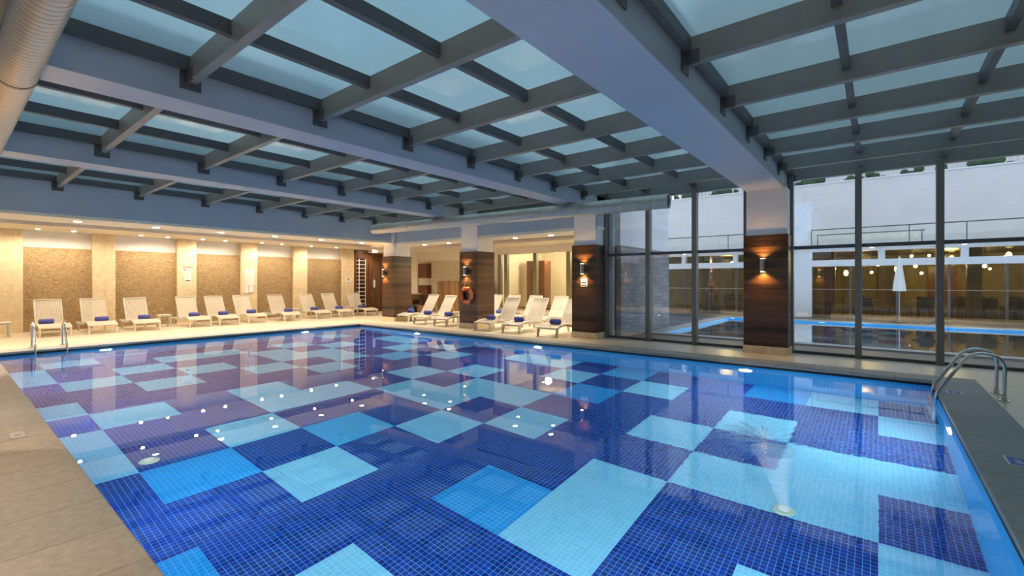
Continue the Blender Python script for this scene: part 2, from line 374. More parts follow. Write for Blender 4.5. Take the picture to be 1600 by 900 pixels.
# water surface
b = MB(); b.add([(PX0-.015, PY0-.015, WZ), (PX1+.015, PY0-.015, WZ), (PX1+.015, PY1+.015, WZ), (PX0-.015, PY1+.015, WZ)], [(0, 1, 2, 3)])
tag(b.build('pool_water', WATER), 'clear still water filling the chequered indoor swimming pool', 'water', kind='stuff')
# coping
CW = .52
def coping(n, x0, x1, y0, y1, m): MB().box(x0, x1, y0, y1, -.05, .004).build(n, m, bevel=.012, kind='structure')
coping('trim_2', PX0-CW, PX1+.55, PY1, PY1+CW, COPS)
coping('trim_3', PX0-CW, PX1+.55, PY0-.75, PY0, COPS)
coping('trim_4', PX0-CW, PX0, PY0, PY1, COPR)
coping('trim_5', PX1, PX1+.55, PY0, PY1, COPR)
# deck
XR = 4.6; YN = -4.0
b = MB()
b.box(XW-.3, PX0-CW, YN, YB+.2, -.2, 0).box(PX0-CW, -5.8, PY1+CW, YB+.2, -.2, 0).box(-5.8, XR, PY1+CW, YG+.1, -.2, 0)
b.box(PX1+.55, XR, PY0-.75, PY1+CW, -.2, 0).box(PX0-CW, XR, YN, PY0-.75, -.2, 0)
b.build('floor', DECK, kind='structure')

# ------------------------------------------------------------------ underwater lamps
def pool_lamp(loc, d, label, en=54):
    x, y, z = loc; d = Vector(d)
    t = thing('pool_lamp', label, 'pool light', loc, 'lamps set in the pool walls')
    p = Vector(loc)
    MB().tube([p-d*.02, p+d*.012], .15, 20).build('bezel', BRUSH, t)
    MB().tube([p+d*.012, p+d*.02], .115, 20).build('lens', PLENS, t)
    l = light('AREA', 'lamp_light', p+d*.035, en, (.86, .97, 1.0), shape='DISK', size=.2)
    l.data.spread = PI; aim(l, (d.x, d.y, -.08)); child(l, t)
for i, (x, w) in enumerate([(-11.7, 'left of three in the far pool wall, below the loungers'), (-6.9, 'middle of three in the far pool wall'), (-2.0, 'right of three in the far pool wall, below the glazing')]):
    pool_lamp((x, PY1+.02, -.47), (0, -1, 0), 'round underwater lamp glowing, '+w)
for y, w in [(2.6, 'in the pool wall near the left ladder'), (7.65, 'in the pool wall below the row of loungers')]:
    pool_lamp((PX0-.02, y, -.47), (1, 0, 0), 'round underwater lamp glowing '+w)
pool_lamp((PX1+.02, 7.35, -.47), (-1, 0, 0), 'round underwater lamp glowing near the right-hand ladder')
pool_lamp((PX1+.02, 3.2, -.47), (-1, 0, 0), 'added unseen underwater lamp evening the pool light, right pool wall nearest the viewer')  # unseen lamp added to even out the light in the pool
for i, x in enumerate((-12.0, -8.6, -5.2, -1.8)):
    pool_lamp((x, PY0-.02, -.47), (0, 1, 0), 'round underwater lamp in the near pool wall under the brown coping, %s from the right' % ORD[3-i])

# ------------------------------------------------------------------ fountain
def nozzle(x, y, label):
    t = thing('floor_nozzle', label, 'pool nozzle', (x, y, FZ), 'pale green nozzles in the pool floor')
    MB().cyl(x, y, FZ+.002, FZ+.03, .10, 20, .085).build('flange', NOZ, t)
    MB().cyl(x, y, FZ+.03, FZ+.05, .045, 14).build('jet', PAPER, t)
nozzle(-.72, 5.17, 'pale green round nozzle on the pool floor below the water jet')
nozzle(-6.69, 1.55, 'pale green round nozzle on the pool floor near the brown coping')
def plumemat():
    m, nt, out = newmat('bubble_plume')
    lw = N(nt, 'ShaderNodeLayerWeight', Blend=.35)
    mr = N(nt, 'ShaderNodeMapRange'); mr.inputs['From Min'].default_value = .05; mr.inputs['From Max'].default_value = .9; mr.inputs['To Min'].default_value = .26; mr.inputs['To Max'].default_value = 0
    L(nt, lw.outputs['Facing'], mr.inputs['Value'])
    d = N(nt, 'ShaderNodeBsdfDiffuse'); d.inputs['Color'].default_value = (.85, .95, 1, 1); tl = N(nt, 'ShaderNodeBsdfTranslucent'); tl.inputs['Color'].default_value = (.85, .95, 1, 1)
    s0 = N(nt, 'ShaderNodeMixShader'); s0.inputs[0].default_value = .5; L(nt, d.outputs[0], s0.inputs[1]); L(nt, tl.outputs[0], s0.inputs[2])
    t = N(nt, 'ShaderNodeBsdfTransparent'); s = N(nt, 'ShaderNodeMixShader')
    L(nt, mr.outputs[0], s.inputs[0]); L(nt, t.outputs[0], s.inputs[1]); L(nt, s0.outputs[0], s.inputs[2]); L(nt, s.outputs[0], out.inputs[0]); return m
PLUME = plumemat()
SPRAY = princ('spray_drops', (.75, .9, 1), .2); 
t = thing('water_jet', 'white jet of bubbles rising from the floor nozzle and spraying at the surface', 'fountain', (-.72, 5.17, FZ+.05))
pa = [Vector((-.72, 5.17, FZ+.06)).lerp(Vector((-.80, 5.08, WZ-.005)), k/8) for k in range(9)]
MB().tube(pa, [.05+.010*k+.0012*k*k for k in range(9)], 20).build('bubble_column', PLUME, t, smooth=True)
b = MB(); cx, cy = -.86, 5.14
for k in range(150):
    a = random.uniform(0, 2*PI); d = Vector((math.cos(a), math.sin(a), 0))
    if random.random() < .72: a = random.gauss(math.radians(150), .6); d = Vector((math.cos(a), math.sin(a), 0))
    r0 = random.uniform(.03, .30); ln = random.uniform(.04, .22); h = random.uniform(.03, .16)
    p0 = Vector((cx, cy, WZ+.01))+d*r0; p1 = p0+d*ln
    def zz(r): return max(.006, h*(1-((r-.28)/.35)**2))
    p0.z = WZ+zz(r0); p1.z = WZ+zz(r0+ln)
    b.tube([p0, p1], [.0022, .0008], 4)
for k in range(130):
    a = random.gauss(math.radians(140), .9); r = abs(random.gauss(.35, .25)); b.ball((cx+math.cos(a)*r, cy+math.sin(a)*r, WZ+random.uniform(.008, .14)), random.uniform(.002, .006), 3)
b.build('spray', SPRAY, t, kind='stuff')
b = MB(); n = 28
vs = [(cx, cy, WZ+.035)]; fs = []
for j, (rr, zz_) in enumerate([(.06, .045), (.12, .028), (.2, .01), (.3, .002)]):
    for k in range(n): vs.append((cx+rr*math.cos(2*PI*k/n)*random.uniform(.9, 1.1), cy+rr*math.sin(2*PI*k/n)*random.uniform(.9, 1.1), WZ+zz_*random.uniform(.7, 1.3)))
for k in range(n): fs.append((0, 1+k, 1+(k+1) % n))
for j in range(3):
    for k in range(n): fs.append((1+j*n+k, 1+(j+1)*n+k, 1+(j+1)*n+(k+1) % n, 1+j*n+(k+1) % n))
b.add(vs, fs); b.build('surface_mound', PLUME, t, smooth=True)

# ------------------------------------------------------------------ beams, columns
for i, (x0, x1) in enumerate(BEAMS):
    MB().box(x0, x1, -.1, YG+.12, ZS, 4.25).build('ceiling_beam', PAINT, kind='structure')
MB().box(-15.3, -14.9, -.1, 11.12, 3.12, 4.3).build('wall_fascia_left', PAINT, kind='structure')
MB().box(-14.9, -5.93, 11.12, 11.5, 3.06, 4.3).build('wall_fascia_far', PAINT, kind='structure')
MB().box(XW-.3, XR, -.3, -.1, 3.0, 4.3).build('wall_fascia_near', PAINT, kind='structure')
def sconce(x, y, face, label, s=1):
    t = thing('wall_sconce', label, 'wall light', (x, y, 1.9), 'up-and-down cylinder sconces on the wooden columns')
    yy = y-face*.10
    MB().cyl(x, yy, 1.765, 2.035, .052, 20).build('cylinder', BRUSH, t, smooth=True)
    MB().box(x-.03, x+.03, min(y, yy), max(y, yy), 1.86, 1.94).build('bracket', BRUSH, t)
    MB().cyl(x, yy, 1.758, 1.764, .04, 14).cyl(x, yy, 2.036, 2.042, .04, 14).build('lamp', SCLENS, t)
    for sg, zz in ((1, 2.05), (-1, 1.75)):
        l = light('SPOT', 'sconce_light', (x, yy, zz), 42, (1, .55, .18), spot_size=math.radians(125), spot_blend=.6, shadow_soft_size=.03)
        aim(l, (0, face*.35, sg)); child(l, t)
cl = [('wide pillar with near-black boards standing in front of the big glass wall', 'single silver sconce on the black pillar nearest the glass wall'),
      ('near-black boarded pillar with the small blue pool notice, at the end of the glass wall', 'silver sconce above the blue pool notice'),
      ('walnut boarded pillar with the orange lifebuoy', 'silver sconce above the orange lifebuoy'),
      ('walnut boarded pillar at the far corner of the pool by the wooden doors', 'silver sconce on the far corner pillar by the wooden doors')]
for i, (x0, x1) in enumerate(COLX):
    yd = 11.9 if i > 1 else 11.62
    t = thing('column', cl[i][0], 'pillar', ((x0+x1)/2, 11.4, 0), 'wood-clad pillars along the far side of the pool')
    MB().box(x0-.01, x1+.01, 11.04, yd+.01, 0, .165).build('plinth', TRAV, t, bevel=.004)
    MB().box(x0, x1, 11.05, yd, .165, 2.55).build('wood_cladding', WENGE, t, bevel=.003)
    top = ZS if i < 3 else 4.0
    MB().box(x0+.05, x1-.03, 11.08, yd-.04, 2.55, top).build('shaft', WHITE, t)
    sconce({0: -1.92, 1: -6.3, 2: -10.82, 3: -15.3}[i] + (.0 if i < 2 else .06), 11.05, 1, 'up-and-down '+cl[i][1])
for i, xc in enumerate((-1.95, -6.3, -10.7)):
    t = thing('column', 'dark boarded pillar on the near side of the pool, %s' % ['seen mirrored in the glass wall right of the black pillar', 'mirrored in the glass wall with a lifebuoy', 'mirrored behind the stone wing wall'][i], 'pillar', (xc, -.5, 0), 'pillars on the near side, seen in reflection')
    MB().box(xc-.41, xc+.41, -.85, -.04, 0, .165).build('plinth', TRAV, t)
    MB().box(xc-.40, xc+.40, -.84, -.05, .165, 2.55).build('wood_cladding', WENGE, t)
    MB().box(xc-.36, xc+.36, -.80, -.11, 2.55, 3.0).build('shaft', WHITE, t)
    sconce(xc, -.05, -1, 'up-and-down sconce on the near-side pillar, %s' % ['mirrored right of the black pillar', 'mirrored above a lifebuoy', 'mirrored left of the lifebuoy'][i])

# lifebuoys
def lifebuoy(x, y, z, face, label):
    t = thing('lifebuoy', label, 'lifebuoy', (x, y, z))
    yy = y-face*.075; R, r = .225, .06
    MB().tube([(x+R*math.cos(a*2*PI/40), yy, z+R*math.sin(a*2*PI/40)) for a in range(40)], r, 12, closed=True).build('ring', ORANGE, t, smooth=True)
    for a in (PI/4+.15, 3*PI/4+.15, 5*PI/4+.15, 7*PI/4+.15):
        p = [(x+R*math.cos(a+d), yy, z+R*math.sin(a+d)) for d in (-.11, 0, .11)]
        MB().tube(p, r+.004, 12).build('band', RED, t, smooth=True)
    MB().tube([(x-.16, yy+face*.01, z+.22), (x-.01, y-face*.02, z+.60), (x+.15, yy+face*.01, z+.24)], .008, 6).build('hanging_rope', ROPE, t)
    MB().tube([(x+.27*math.cos(q), yy-face*.03, z+.27*math.sin(q)) if k % 2 == 0 else (x+.36*math.cos(q), yy, z+.36*math.sin(q)-.02) for k, q in enumerate([math.radians(25-12*j) for j in range(10)])], .007, 6).build('grab_rope', ROPE, t)
    MB().tube([(x-.01, y, z+.60), (x-.01, y-face*.05, z+.60), (x-.01, y-face*.05, z+.63)], .006, 6).build('hook', CHROME, t)
lifebuoy(-10.70, 11.05, 1.10, 1, 'orange lifebuoy with dark bands hanging by a rope on the walnut pillar')
lifebuoy(-6.3, -.05, 1.18, -1, 'orange lifebuoy on the near-side pillar, seen mirrored in the glass wall')

# blue pool notice
t = thing('pool_notice', 'small square white and blue pool notice on the black pillar below its sconce', 'sign', (-6.29, 11.05, 1.52))
MB().box(-6.39, -6.19, 11.04, 11.05, 1.42, 1.63).build('plate', PAPER, t)
MB().box(-6.375, -6.205, 11.038, 11.04, 1.50, 1.61).build('picture', BLUEP, t)
MB().ball((-6.27, 11.037, 1.575), .012, 5).tube([(-6.36, 11.037, 1.53), (-6.33, 11.037, 1.55), (-6.29, 11.037, 1.53), (-6.25, 11.037, 1.55), (-6.21, 11.037, 1.53)], .006, 5).tube([(-6.35, 11.037, 1.565), (-6.28, 11.037, 1.555)], .007, 5).build('swimmer', PAPER, t)
MB().box(-6.375, -6.205, 11.038, 11.04, 1.435, 1.47).build('caption_strip', princ('navy_strip', (.02, .03, .12), .5), t)

# ------------------------------------------------------------------ roof grid (one framed skylight per bay)
RY = [.3, 1.75, 3.25, 4.74, 6.2, 7.62, 8.98, 10.34, 11.6]
bays = [(-14.9, -10.8, [-13.55, -12.2], 'over the stone-wall side of the pool'), (-10.3, -6.42, [-9.02, -7.72], 'between the two narrow beams'),
        (-5.93, -2.27, [-4.76, -3.53], 'left of the wide main beam'), (-1.54, XR, [-.27, .95, 2.17, 3.39], 'right of the wide main beam, reaching the glass wall')]
for bi, (x0, x1, ps, w) in enumerate(bays):
    t = thing('skylight', 'steel skylight grid with frosted panes '+w, 'skylight', ((x0+x1)/2, 6, ZG), 'skylight bays of the pool roof')
    for y in RY:
        if bi < 2 and y > 11: continue
        r = MB(); r.box(x0+.02, x1-.02, y-.035, y+.035, 3.745, ZG).box(x0+.02, x1-.02, y-.045, y+.045, 3.738, 3.75)
        ro = r.build('rafter', STEEL, t)
        for xe, sg in ((x0, 1), (x1, -1)):
            MB().box(xe, xe+sg*.018, y-.11, y+.09, 3.66, 3.86).box(xe, xe+sg*.16, y-.055, y-.035, 3.72, 3.86).build('bracket', STEELD, ro)
    ex = [x0+.05]+ps+[x1-.05]
    for xp in ex:
        yy = [-.08]+RY
        for k in range(len(yy)-1):
            if bi < 2 and yy[k+1] > 11: continue
            a, c = yy[k]+(.036 if k else 0), yy[k+1]-.036
            zb = 3.865
            MB().box(xp-.03, xp+.03, a, c, zb, ZG).box(xp-.038, xp+.038, a, c, zb-.008, zb+.004).build('purlin', STEELD, t)
    if bi < 2: MB().box(x0, x1, 11.06, 11.12, 3.75, ZG).build('purlin', STEELD, t)
    exs = [x0]+ps+[x1]
    for a, c in zip(exs[:-1], exs[1:]):
        yy = [-.08]+RY
        for k in range(len(yy)-1):
            y1 = yy[k+1] if not (bi < 2 and yy[k+1] > 11) else 11.12
            MB().box(a+.004, c-.004, yy[k]+.004, y1-.004, ZG+.002, ZG+.014).build('pane', FROST, t)
MB().box(-15.3, XR, YG-.06, YG+.12, 4.0, 4.25).build('trim_6', STEELD, kind='structure')

# sprinkler-like dark fitting at far corner skipped; ducts -------------------
def duct(name, p0, p1, R, label, pitch, capend=None):
    p0 = Vector(p0); p1 = Vector(p1); n = int((p1-p0).length/pitch)
    t = thing(name, label, 'duct', tuple(p0))
    path = []; rad = []
    for k in range(n+1):
        q = p0.lerp(p1, k/n); d = (p1-p0)/n
        path += [q, q+d*.03, q+d*.10, q+d*.13]; rad += [R, R-.006, R-.006, R]
    b = MB(); b.tube(path[:-3], rad[:-3], 32, caps=False); b.build('shell', DUCTM, t, smooth=True)
    return t, p0, p1
t, p0, p1 = duct('air_duct', (-3.65, 10.13, 3.345), (-13.5, 9.38, 3.345), .165, 'long pale ribbed air duct under the far ends of the beams', .16)
d = (p1-p0).normalized()
MB().tube([p0, p0-d*.02], [.172, .172], 32, caps=False).tube([p0-d*.02, p0-d*.02+d*.03], [.172, .150], 32, caps=False).build('end_collar', BRUSH, t)
MB().tube([p0+d*.015, p0+d*.03], .150, 32).build('inner_baffle', STEELD, t)
MB().tube([p1, p1+d*.10, p1+d*.15], [.165, .15, .06], 32).build('closed_end', DUCTM, t, smooth=True)
for q in (.3, .72):
    c = p0.lerp(p1, q); MB().cyl(c.x, c.y, c.z+.16, 3.75, .008, 6).build('hanger', STEELD, t)
t, p0, p1 = duct('air_duct', (1.2, .42, 3.36), (-14.6, .42, 3.36), .138, 'big ribbed beige air duct crossing the top left corner', .075)
d = (p1-p0).normalized()
MB().tube([p0, p0-d*.02], .14, 32).build('end_collar', BRUSH, t)
for k in (3, 7, 11.5): MB().tube([p0+d*k, p0+d*(k+.04)], .145, 32).build('joint_band', DUCTG, t)
for k in (1.6, 5, 9, 13): MB().cyl(p0.x-k, .42, 3.49, 3.75, .008, 6).build('hanger', STEELD, t)

# ------------------------------------------------------------------ glass wall
def curtain(name, xs_, x0, x1):
    t = bpy.data.objects.new(name, None); C.objects.link(t); t.location = (x0, YG, 0); t['kind'] = 'structure'
    for i, x in enumerate(xs_):
        b = MB().box(x-.055, x+.055, YG-.14, YG+.03, 0, 3.99)
        b.box(x-.057, x+.057, YG-.142, YG-.135, 3.18, 3.19); b.build('mullion', FRAME, t)
    e = sorted(xs_)
    for a, c in zip(e[:-1], e[1:]):
        MB().box(a+.055, c-.055, YG-.05, YG+.03, 2.25, 2.32).build('transom', STEELD, t)
        MB().box(a+.055, c-.055, YG-.05, YG+.03, 0, .06).build('sill', STEELD, t)
        MB().box(a+.055, c-.055, YG-.05, YG+.03, 3.74, 3.99).build('head', STEEL, t)
        MB().box(a+.055, c-.055, YG-.010, YG+.004, .06, 2.25).build('pane', GLASS, t)
        MB().box(a+.055, c-.055, YG-.010, YG+.004, 2.32, 3.74).build('pane', GLASS, t)
curtain('window_1', [-5.93+.0, -4.70, -3.52, -2.36], -5.93, -2.3)
MB().box(XR+.2, 16, YG-.1, YG+.1, 0, 4.3).build('wall_sky_blocker', GSTONE, kind='structure')  # unseen wall added to keep bright sky out of the restaurant panes
curtain('window_2', [-1.49, -.31, .90, 2.12, 3.34, 4.52], -1.5, XR)
MB().box(XR, XR+.2, YN, YG+.1, 0, 4.3).build('wall_right', OLIVE, kind='structure')

# ------------------------------------------------------------------ stone wall with niches
MB().box(XW-.3, XW-.12, YN, YB+.2, 0, 3.2).build('wall_left', WHITE, kind='structure')
piers = [(YN, 1.62), (3.20, 3.78), (5.55, 6.16), (7.73, 8.35), (9.88, 10.50), (12.25, 12.88)]
for i, (a, c) in enumerate(piers):
    MB().box(XW-.12, XW+.12, a, c, 0, 3.14).build('wall_pier', TRAV, bevel=.01, kind='structure')
for (a, c), (a2, c2) in zip(piers[:-1], piers[1:]):
    MB().box(XW-.12, XW+.0, c, a2, 0, 2.62).build('wall_niche', MOSA, kind='structure')
MB().box(XW-.12, XW+.12, 14.75, YB, 0, 3.14).build('wall_pier', TRAV, kind='structure')
# ceiling over the stone side: cream band, wooden recess, cream band
b = MB(); b.box(-16.3, -14.9, -.3, 11.12, 3.05, 3.12).box(XW-.3, -17.45, -.3, YB, 3.14, 3.2).box(-17.45, -17.40, -.3, 13.6, 3.05, 3.2)
b.box(-17.7, -17.45, -.3, 13.6, 3.10, 3.14)
b.box(-14.9, -5.93, 11.12, 12.25, 2.98, 3.06).box(XW, -5.9, 13.7, YB, 3.02, 3.2).box(-16.3, -14.9, 11.12, 12.25, 2.98, 3.12)
b.box(-16.3, -5.9, 12.2, 12.25, 2.98, 3.35)
b.build('ceiling', CREAM, kind='structure')
MB().box(-17.4, -16.3, -.3, 13.7, 3.17, 3.21).build('ceiling_wood_left', SLATW, kind='structure')
MB().box(-16.3, -5.9, 12.25, 13.7, 3.14, 3.2).build('ceiling_wood_far', SLATX, kind='structure')
MB().box(XW-.3, XR, YN, -.3, 3.0, 3.1).build('ceiling_near', CREAM, kind='structure')
MB().box(-16, XR+.2, YN-.2, YN, 0, 3.1).build('wall_near', DARKW, kind='structure')
MB().box(XW-.3, -16, YN-.2, YN, 0, 3.1).build('wall_near_stone', TRAV, kind='structure')
# back wall
b = MB()
b.box(XW-.3, -12.95, YB, YB+.15, 0, 3.2).box(-12.95, -7.3, YB, YB+.15, 2.72, 3.2).box(-12.95, -7.3, YB, YB+.15, 0, .50).box(-7.3, -5.75, YB, YB+.15, 0, 3.2)
b.build('wall_far', CREAM, kind='structure')
MB().box(-17.45, -14.9, YB-.05, YB, .0, 2.55).build('wall_far_mosaic', brickmat('pale_mosaic', (.72, .62, .45), (.58, .48, .33), (.5, .42, .3), .05, .05, .003, .6, axes='xz', noise=.2, nscale=30), kind='structure')
MB().box(-18.6, -18.3, YB-.08, YB, 0, 3.02).build('wall_pilaster', CREAM, kind='structure')
MB().box(-5.9, -5.75, 11.7, YB+.15, 0, 4.2).build('wall_end', WHITE, kind='structure')

# spa window partition
t = bpy.data.objects.new('window_3', None); C.objects.link(t); t.location = (-12.9, YB, .5); t['kind'] = 'structure'
for x in (-12.9, -12.55, -11.0, -9.4, -7.8): MB().box(x-.09, x+.09, YB-.03, YB+.12, .5, 2.72).build('mullion', princ('olive_frame', (.22, .19, .11), .4) if 'olive_frame' not in MATS else MATS['olive_frame'], t)
for a, c in ((-12.46, -11.09), (-10.91, -9.49), (-9.31, -7.89)): MB().box(a, c, YB+.05, YB+.062, .5, 2.72).build('pane', GLASSI, t)
MB().box(-12.95, -7.4, YB-.08, YB+.1, .44, .5).build('sill', DOORW, t)
b = MB(); b.box(-13.2, -7.4, 19.0, 19.15, 0, 3.1).box(-13.3, -13.15, YB+.15, 19.1, 0, 3.1).box(-7.55, -7.4, YB+.15, 19.1, 0, 3.1)
b.build('wall_spa', CREAM, kind='structure')
MB().box(-13.3, -7.4, YB+.15, 19.1, 3.05, 3.15).build('ceiling_spa', CREAM, kind='structure')
MB().box(-13.3, -7.4, YB+.15, 19.1, -.1, 0).build('floor_spa', DECK, kind='structure')
t = thing('spa_cabinet', 'tall dark wood cabinet seen through the spa partition glass', 'cabinet', (-11.9, 17.2, 0))
MB().box(-12.7, -11.7, 17.0, 17.5, 0, 2.5).build('body', DOORW, t)
MB().box(-12.68, -12.21, 16.975, 17.0, .05, 2.45).build('door', DOORW, t); MB().box(-12.19, -11.72, 16.975, 17.0, .05, 2.45).build('door', DOORW, t)
for i, x in enumerate((-12.4, -10.9, -9.4, -7.9)):
    for j, y in enumerate((16.4, 17.9)):
        t = thing('spa_lamp', 'small round ceiling lamp inside the spa room, %s in the %s row' % (ORD[i], ['front', 'back'][j]), 'ceiling light', (x, y, 3.05), 'ceiling lamps of the spa room')
        MB().cyl(x, y, 3.03, 3.05, .07, 14).build('trim', BRUSH, t); MB().cyl(x, y, 3.024, 3.03, .05, 14).build('lens', DLENS, t)
for x in (-11.5, -10, -8.4): light('POINT', 'spa_light', (x, 17.0, 2.7), 75, (1, .84, .56), shadow_soft_size=.15)

# ------------------------------------------------------------------ double doors in the corner
def mkdoor(name, y0, y1, x=XW+.02):
    t = bpy.data.objects.new(name, None); C.objects.link(t); t.location = (x, y0, 0); t['kind'] = 'structure'
    b = MB(); f = .14
    b.box(x, x+.06, y0, y0+f, 0, 3.10).box(x, x+.06, y1-f, y1, 0, 3.10).box(x, x+.06, y0+f, y1-f, 2.72, 3.10).box(x, x+.06, y0+f, y1-f, 0, .30)
    b.build('door_frame', DOORW, t)
    return t, y0+f, y1-f, x
t, a, c, x = mkdoor('door_1', 12.90, 13.72)
MB().box(x+.005, x+.015, a, c, .3, 2.72).build('back_panel', princ('door_dark_glass', (.05, .02, .01), .15), t)
b = MB()
for k in range(12): b.box(x+.03, x+.05, a-.05, c-.02, .45+k*.195, .475+k*.195)
for yy in (a+.16, c-.02): b.box(x+.035, x+.06, yy-.012, yy+.012, .32, 2.70)
b.build('white_grille', PAPER, t)
t, a, c, x = mkdoor('door_2', 13.74, 14.62)
MB().box(x+.005, x+.015, a, c, .3, 2.72).build('back_panel', princ('door_brown_glass', (.14, .07, .03), .12), t)
MB().box(x+.05, x+.075, a+.12, a+.14, .4, 2.6).build('door_handle', BRUSH, t)
MB().box(x+.02, x+.05, a+.12, a+.26, 1.25, 1.65).build('white_panel', PAPER, t)
b = MB()
for k in range(6): b.box(x+.02, x+.035, a, a+.14, .42+k*.13, .44+k*.13)
b.build('slats', BRUSH, t)

# ------------------------------------------------------------------ bar corner
t = thing('bar_counter', 'wooden bar counter with pale top behind the corner pillar', 'counter', (-18.3, 14.7, 0))
MB().box(-18.95, -17.75, 14.3, 15.0, 0, .93).build('front', WENGV, t); MB().box(-19.0, -17.7, 14.25, 15.05, .93, .98).build('worktop', CREAM, t)
t = thing('armchair', 'low dark brown leather armchair beside the bar counter', 'chair', (-17.25, 14.6, 0))
MB().box(-17.65, -16.95, 14.3, 14.95, .18, .48).build('seat', LEATH, t, bevel=.05)
MB().box(-17.65, -16.95, 14.85, 15.02, .4, .95).build('backrest', LEATH, t, bevel=.05)
for xx in (-17.68, -17.06): MB().box(xx, xx+.14, 14.3, 14.95, .2, .68).build('armrest', LEATH, t, bevel=.04)
for xx in (-17.6, -17.0):
    for yy in (14.35, 14.9): MB().cyl(xx, yy, 0, .2, .02, 8).build('leg', DKCH, t)
tag(MB().box(-17.62, -17.35, 13.95, 14.2, 0, .42).build('bin', BLUEB, bevel=.02), 'bright blue bin on the floor in front of the brown armchair', 'bin')
t = thing('wooden_stool', 'low walnut box stool right of the brown armchair', 'stool', (-16.6, 14.2, 0))
MB().box(-16.83, -16.37, 13.98, 14.42, .04, .44).build('body', WENGV, t, bevel=.01); MB().box(-16.80, -16.40, 14.0, 14.4, 0, .04).build('base', DKCH, t)
for z0, z1, w in ((1.72, 2.45, 'upper'), (.95, 1.38, 'lower')):
    t = thing('wall_cabinet', '%s small dark walnut cabinet on the pale mosaic wall behind the loungers' % w, 'cabinet', (-17.6, YB-.2, z0), 'walnut wall cabinets')
    MB().box(-17.95, -17.28, YB-.32, YB-.055, z0, z1).build('body', DOORW, t); MB().box(-17.94, -17.29, YB-.34, YB-.32, z0+.01, z1-.01).build('door', DOORW, t)
t = thing('screen_panel', 'walnut board screen standing against the pale mosaic wall left of the lifebuoy pillar', 'screen', (-15.9, 14.9, 0))
MB().box(-16.5, -12.95, 14.95, 15.05, .03, 1.58).build('boards', WENGV, t); MB().box(-16.5, -12.95, 14.9, 15.1, 0, .03).build('base', DKCH, t)

# ------------------------------------------------------------------ downlights
def downlight(x, y, z, r, label, group, big, en, lens):
    t = thing('downlight', label, 'ceiling light', (x, y, z), group)
    b = MB(); n = 20
    b.tube([(x, y, z), (x, y, z-.008)], [r*1.35, r*1.25], n).build('trim', PAPER, t)
    MB().cyl(x, y, z-.012, z-.008, r, n).build('lens', lens, t)
    l = light('SPOT', 'downlight_beam', (x, y, z-.03), en, (1, .845, .64), spot_size=math.radians(130 if big else 165), spot_blend=.8, shadow_soft_size=r)
    aim(l, (0, 0, -1)); child(l, t)
for i, y in enumerate((-.9+.0, .6, 2.17, 3.75, 5.35, 6.95, 8.55, 10.2)):
    if y < 0: continue
    downlight(-15.55, y, 3.05, .075, 'bright downlight in the stone-wall side cream band, %s from the left' % ORD[i-1], 'downlights in the outer band on the stone-wall side', True, 280, DLENS)
sm = [.6, 1.88, 2.67, 4.35, 5.1, 6.2, 6.95, 8.3, 9.1, 10.4, 11.6, 13.6]
for i, y in enumerate(sm):
    downlight(-19.75, y, 3.14, .05, 'small downlight in front of the stone niches, %s from the left' % ORD[i], 'small downlights along the stone wall', False, 110, SLENS)
for i, y in enumerate((.9, 2.4, 3.75, 5.1, 5.7, 7.4, 9.0, 10.6, 12.2)):
    downlight(-16.85, y, 3.17, .045, 'downlight in the stone-wall wooden ceiling strip, %s from the left' % ORD[i], 'downlights in the wooden strip, stone-wall side', False, 60, SLENS)
for i, x in enumerate((-13.7, -12.35, -9.25, -7.85, -6.5)):
    downlight(x, 11.75, 2.98, .07, 'bright downlight in the cream band by the far pillars, %s from the left' % ORD[i], 'downlights in the band behind the far pillars', True, 150, DLENS)
for i, x in enumerate((-15.2, -13.6, -11.9, -10.1, -8.6, -7.0)):
    downlight(x, 13.0, 3.14, .06, 'downlight in the wooden ceiling behind the far pillars, %s from the left' % ORD[i], 'downlights in the wooden ceiling behind the pillars', True, 290, SLENS)
for i, x in enumerate((-14, -11, -8, -4.2, -.2, 2.6)):
    downlight(x, -1.3, 3.0, .07, 'downlight over the near deck behind the viewer, %s from the left' % ORD[i], 'downlights over the near deck', True, 560, DLENS)

# ------------------------------------------------------------------ notices on the stone piers (facing +x)
RZ = (PI/2, 0, PI/2)
xf = XW+.125
t = thing('warning_sign', 'warning notice with brown header and white sheet with a black bar, on the stone pier', 'sign', (xf, 5.87, 1.9))
MB().box(xf, xf+.006, 5.72, 6.02, 1.90, 2.12).build('plate', PAPER, t)
MB().box(xf+.006, xf+.009, 5.72, 6.02, 2.055, 2.12).build('header', REDI, t); text('header_text', 'WARNING', .055, PAPER, t, (xf+.0105, 5.87, 2.087), RZ)
MB().ball((xf+.008, 5.775, 1.99), .024, 6).build('pictogram', INK, t)
b = MB()
for k in range(4): b.box(xf+.006, xf+.008, 5.83, 5.99-.02*(k % 2), 2.02-.025*k, 2.03-.025*k)
b.build('text_lines', INKG, t)
MB().box(xf, xf+.004, 5.76, 5.98, 1.54, 1.88).build('sheet', PAPER, t)
b = MB()
for k in range(5): b.box(xf+.004, xf+.006, 5.82, 5.92+.01*(k % 2), 1.80-.035*k, 1.81-.035*k)
b.build('text_lines', INKG, t); MB().box(xf+.004, xf+.007, 5.79, 5.95, 1.57, 1.60).build('black_bar', INK, t)
t = thing('rules_board', 'large white pool rules board with two red marks and a small framed notice', 'sign', (xf, 8.05, 1.1))
MB().box(xf, xf+.006, 7.86, 8.22, 1.08, 2.07).build('board', PAPER, t)
b = MB()
for k in range(14): b.box(xf+.006, xf+.008, 7.89, 8.02+.02*(k % 3), 1.86-.04*k, 1.868-.04*k)
for k in range(6): b.box(xf+.006, xf+.008, 8.06, 8.18, 1.70-.05*k, 1.706-.05*k)
b.box(xf+.006, xf+.008, 7.95, 8.12, 1.95, 1.975)
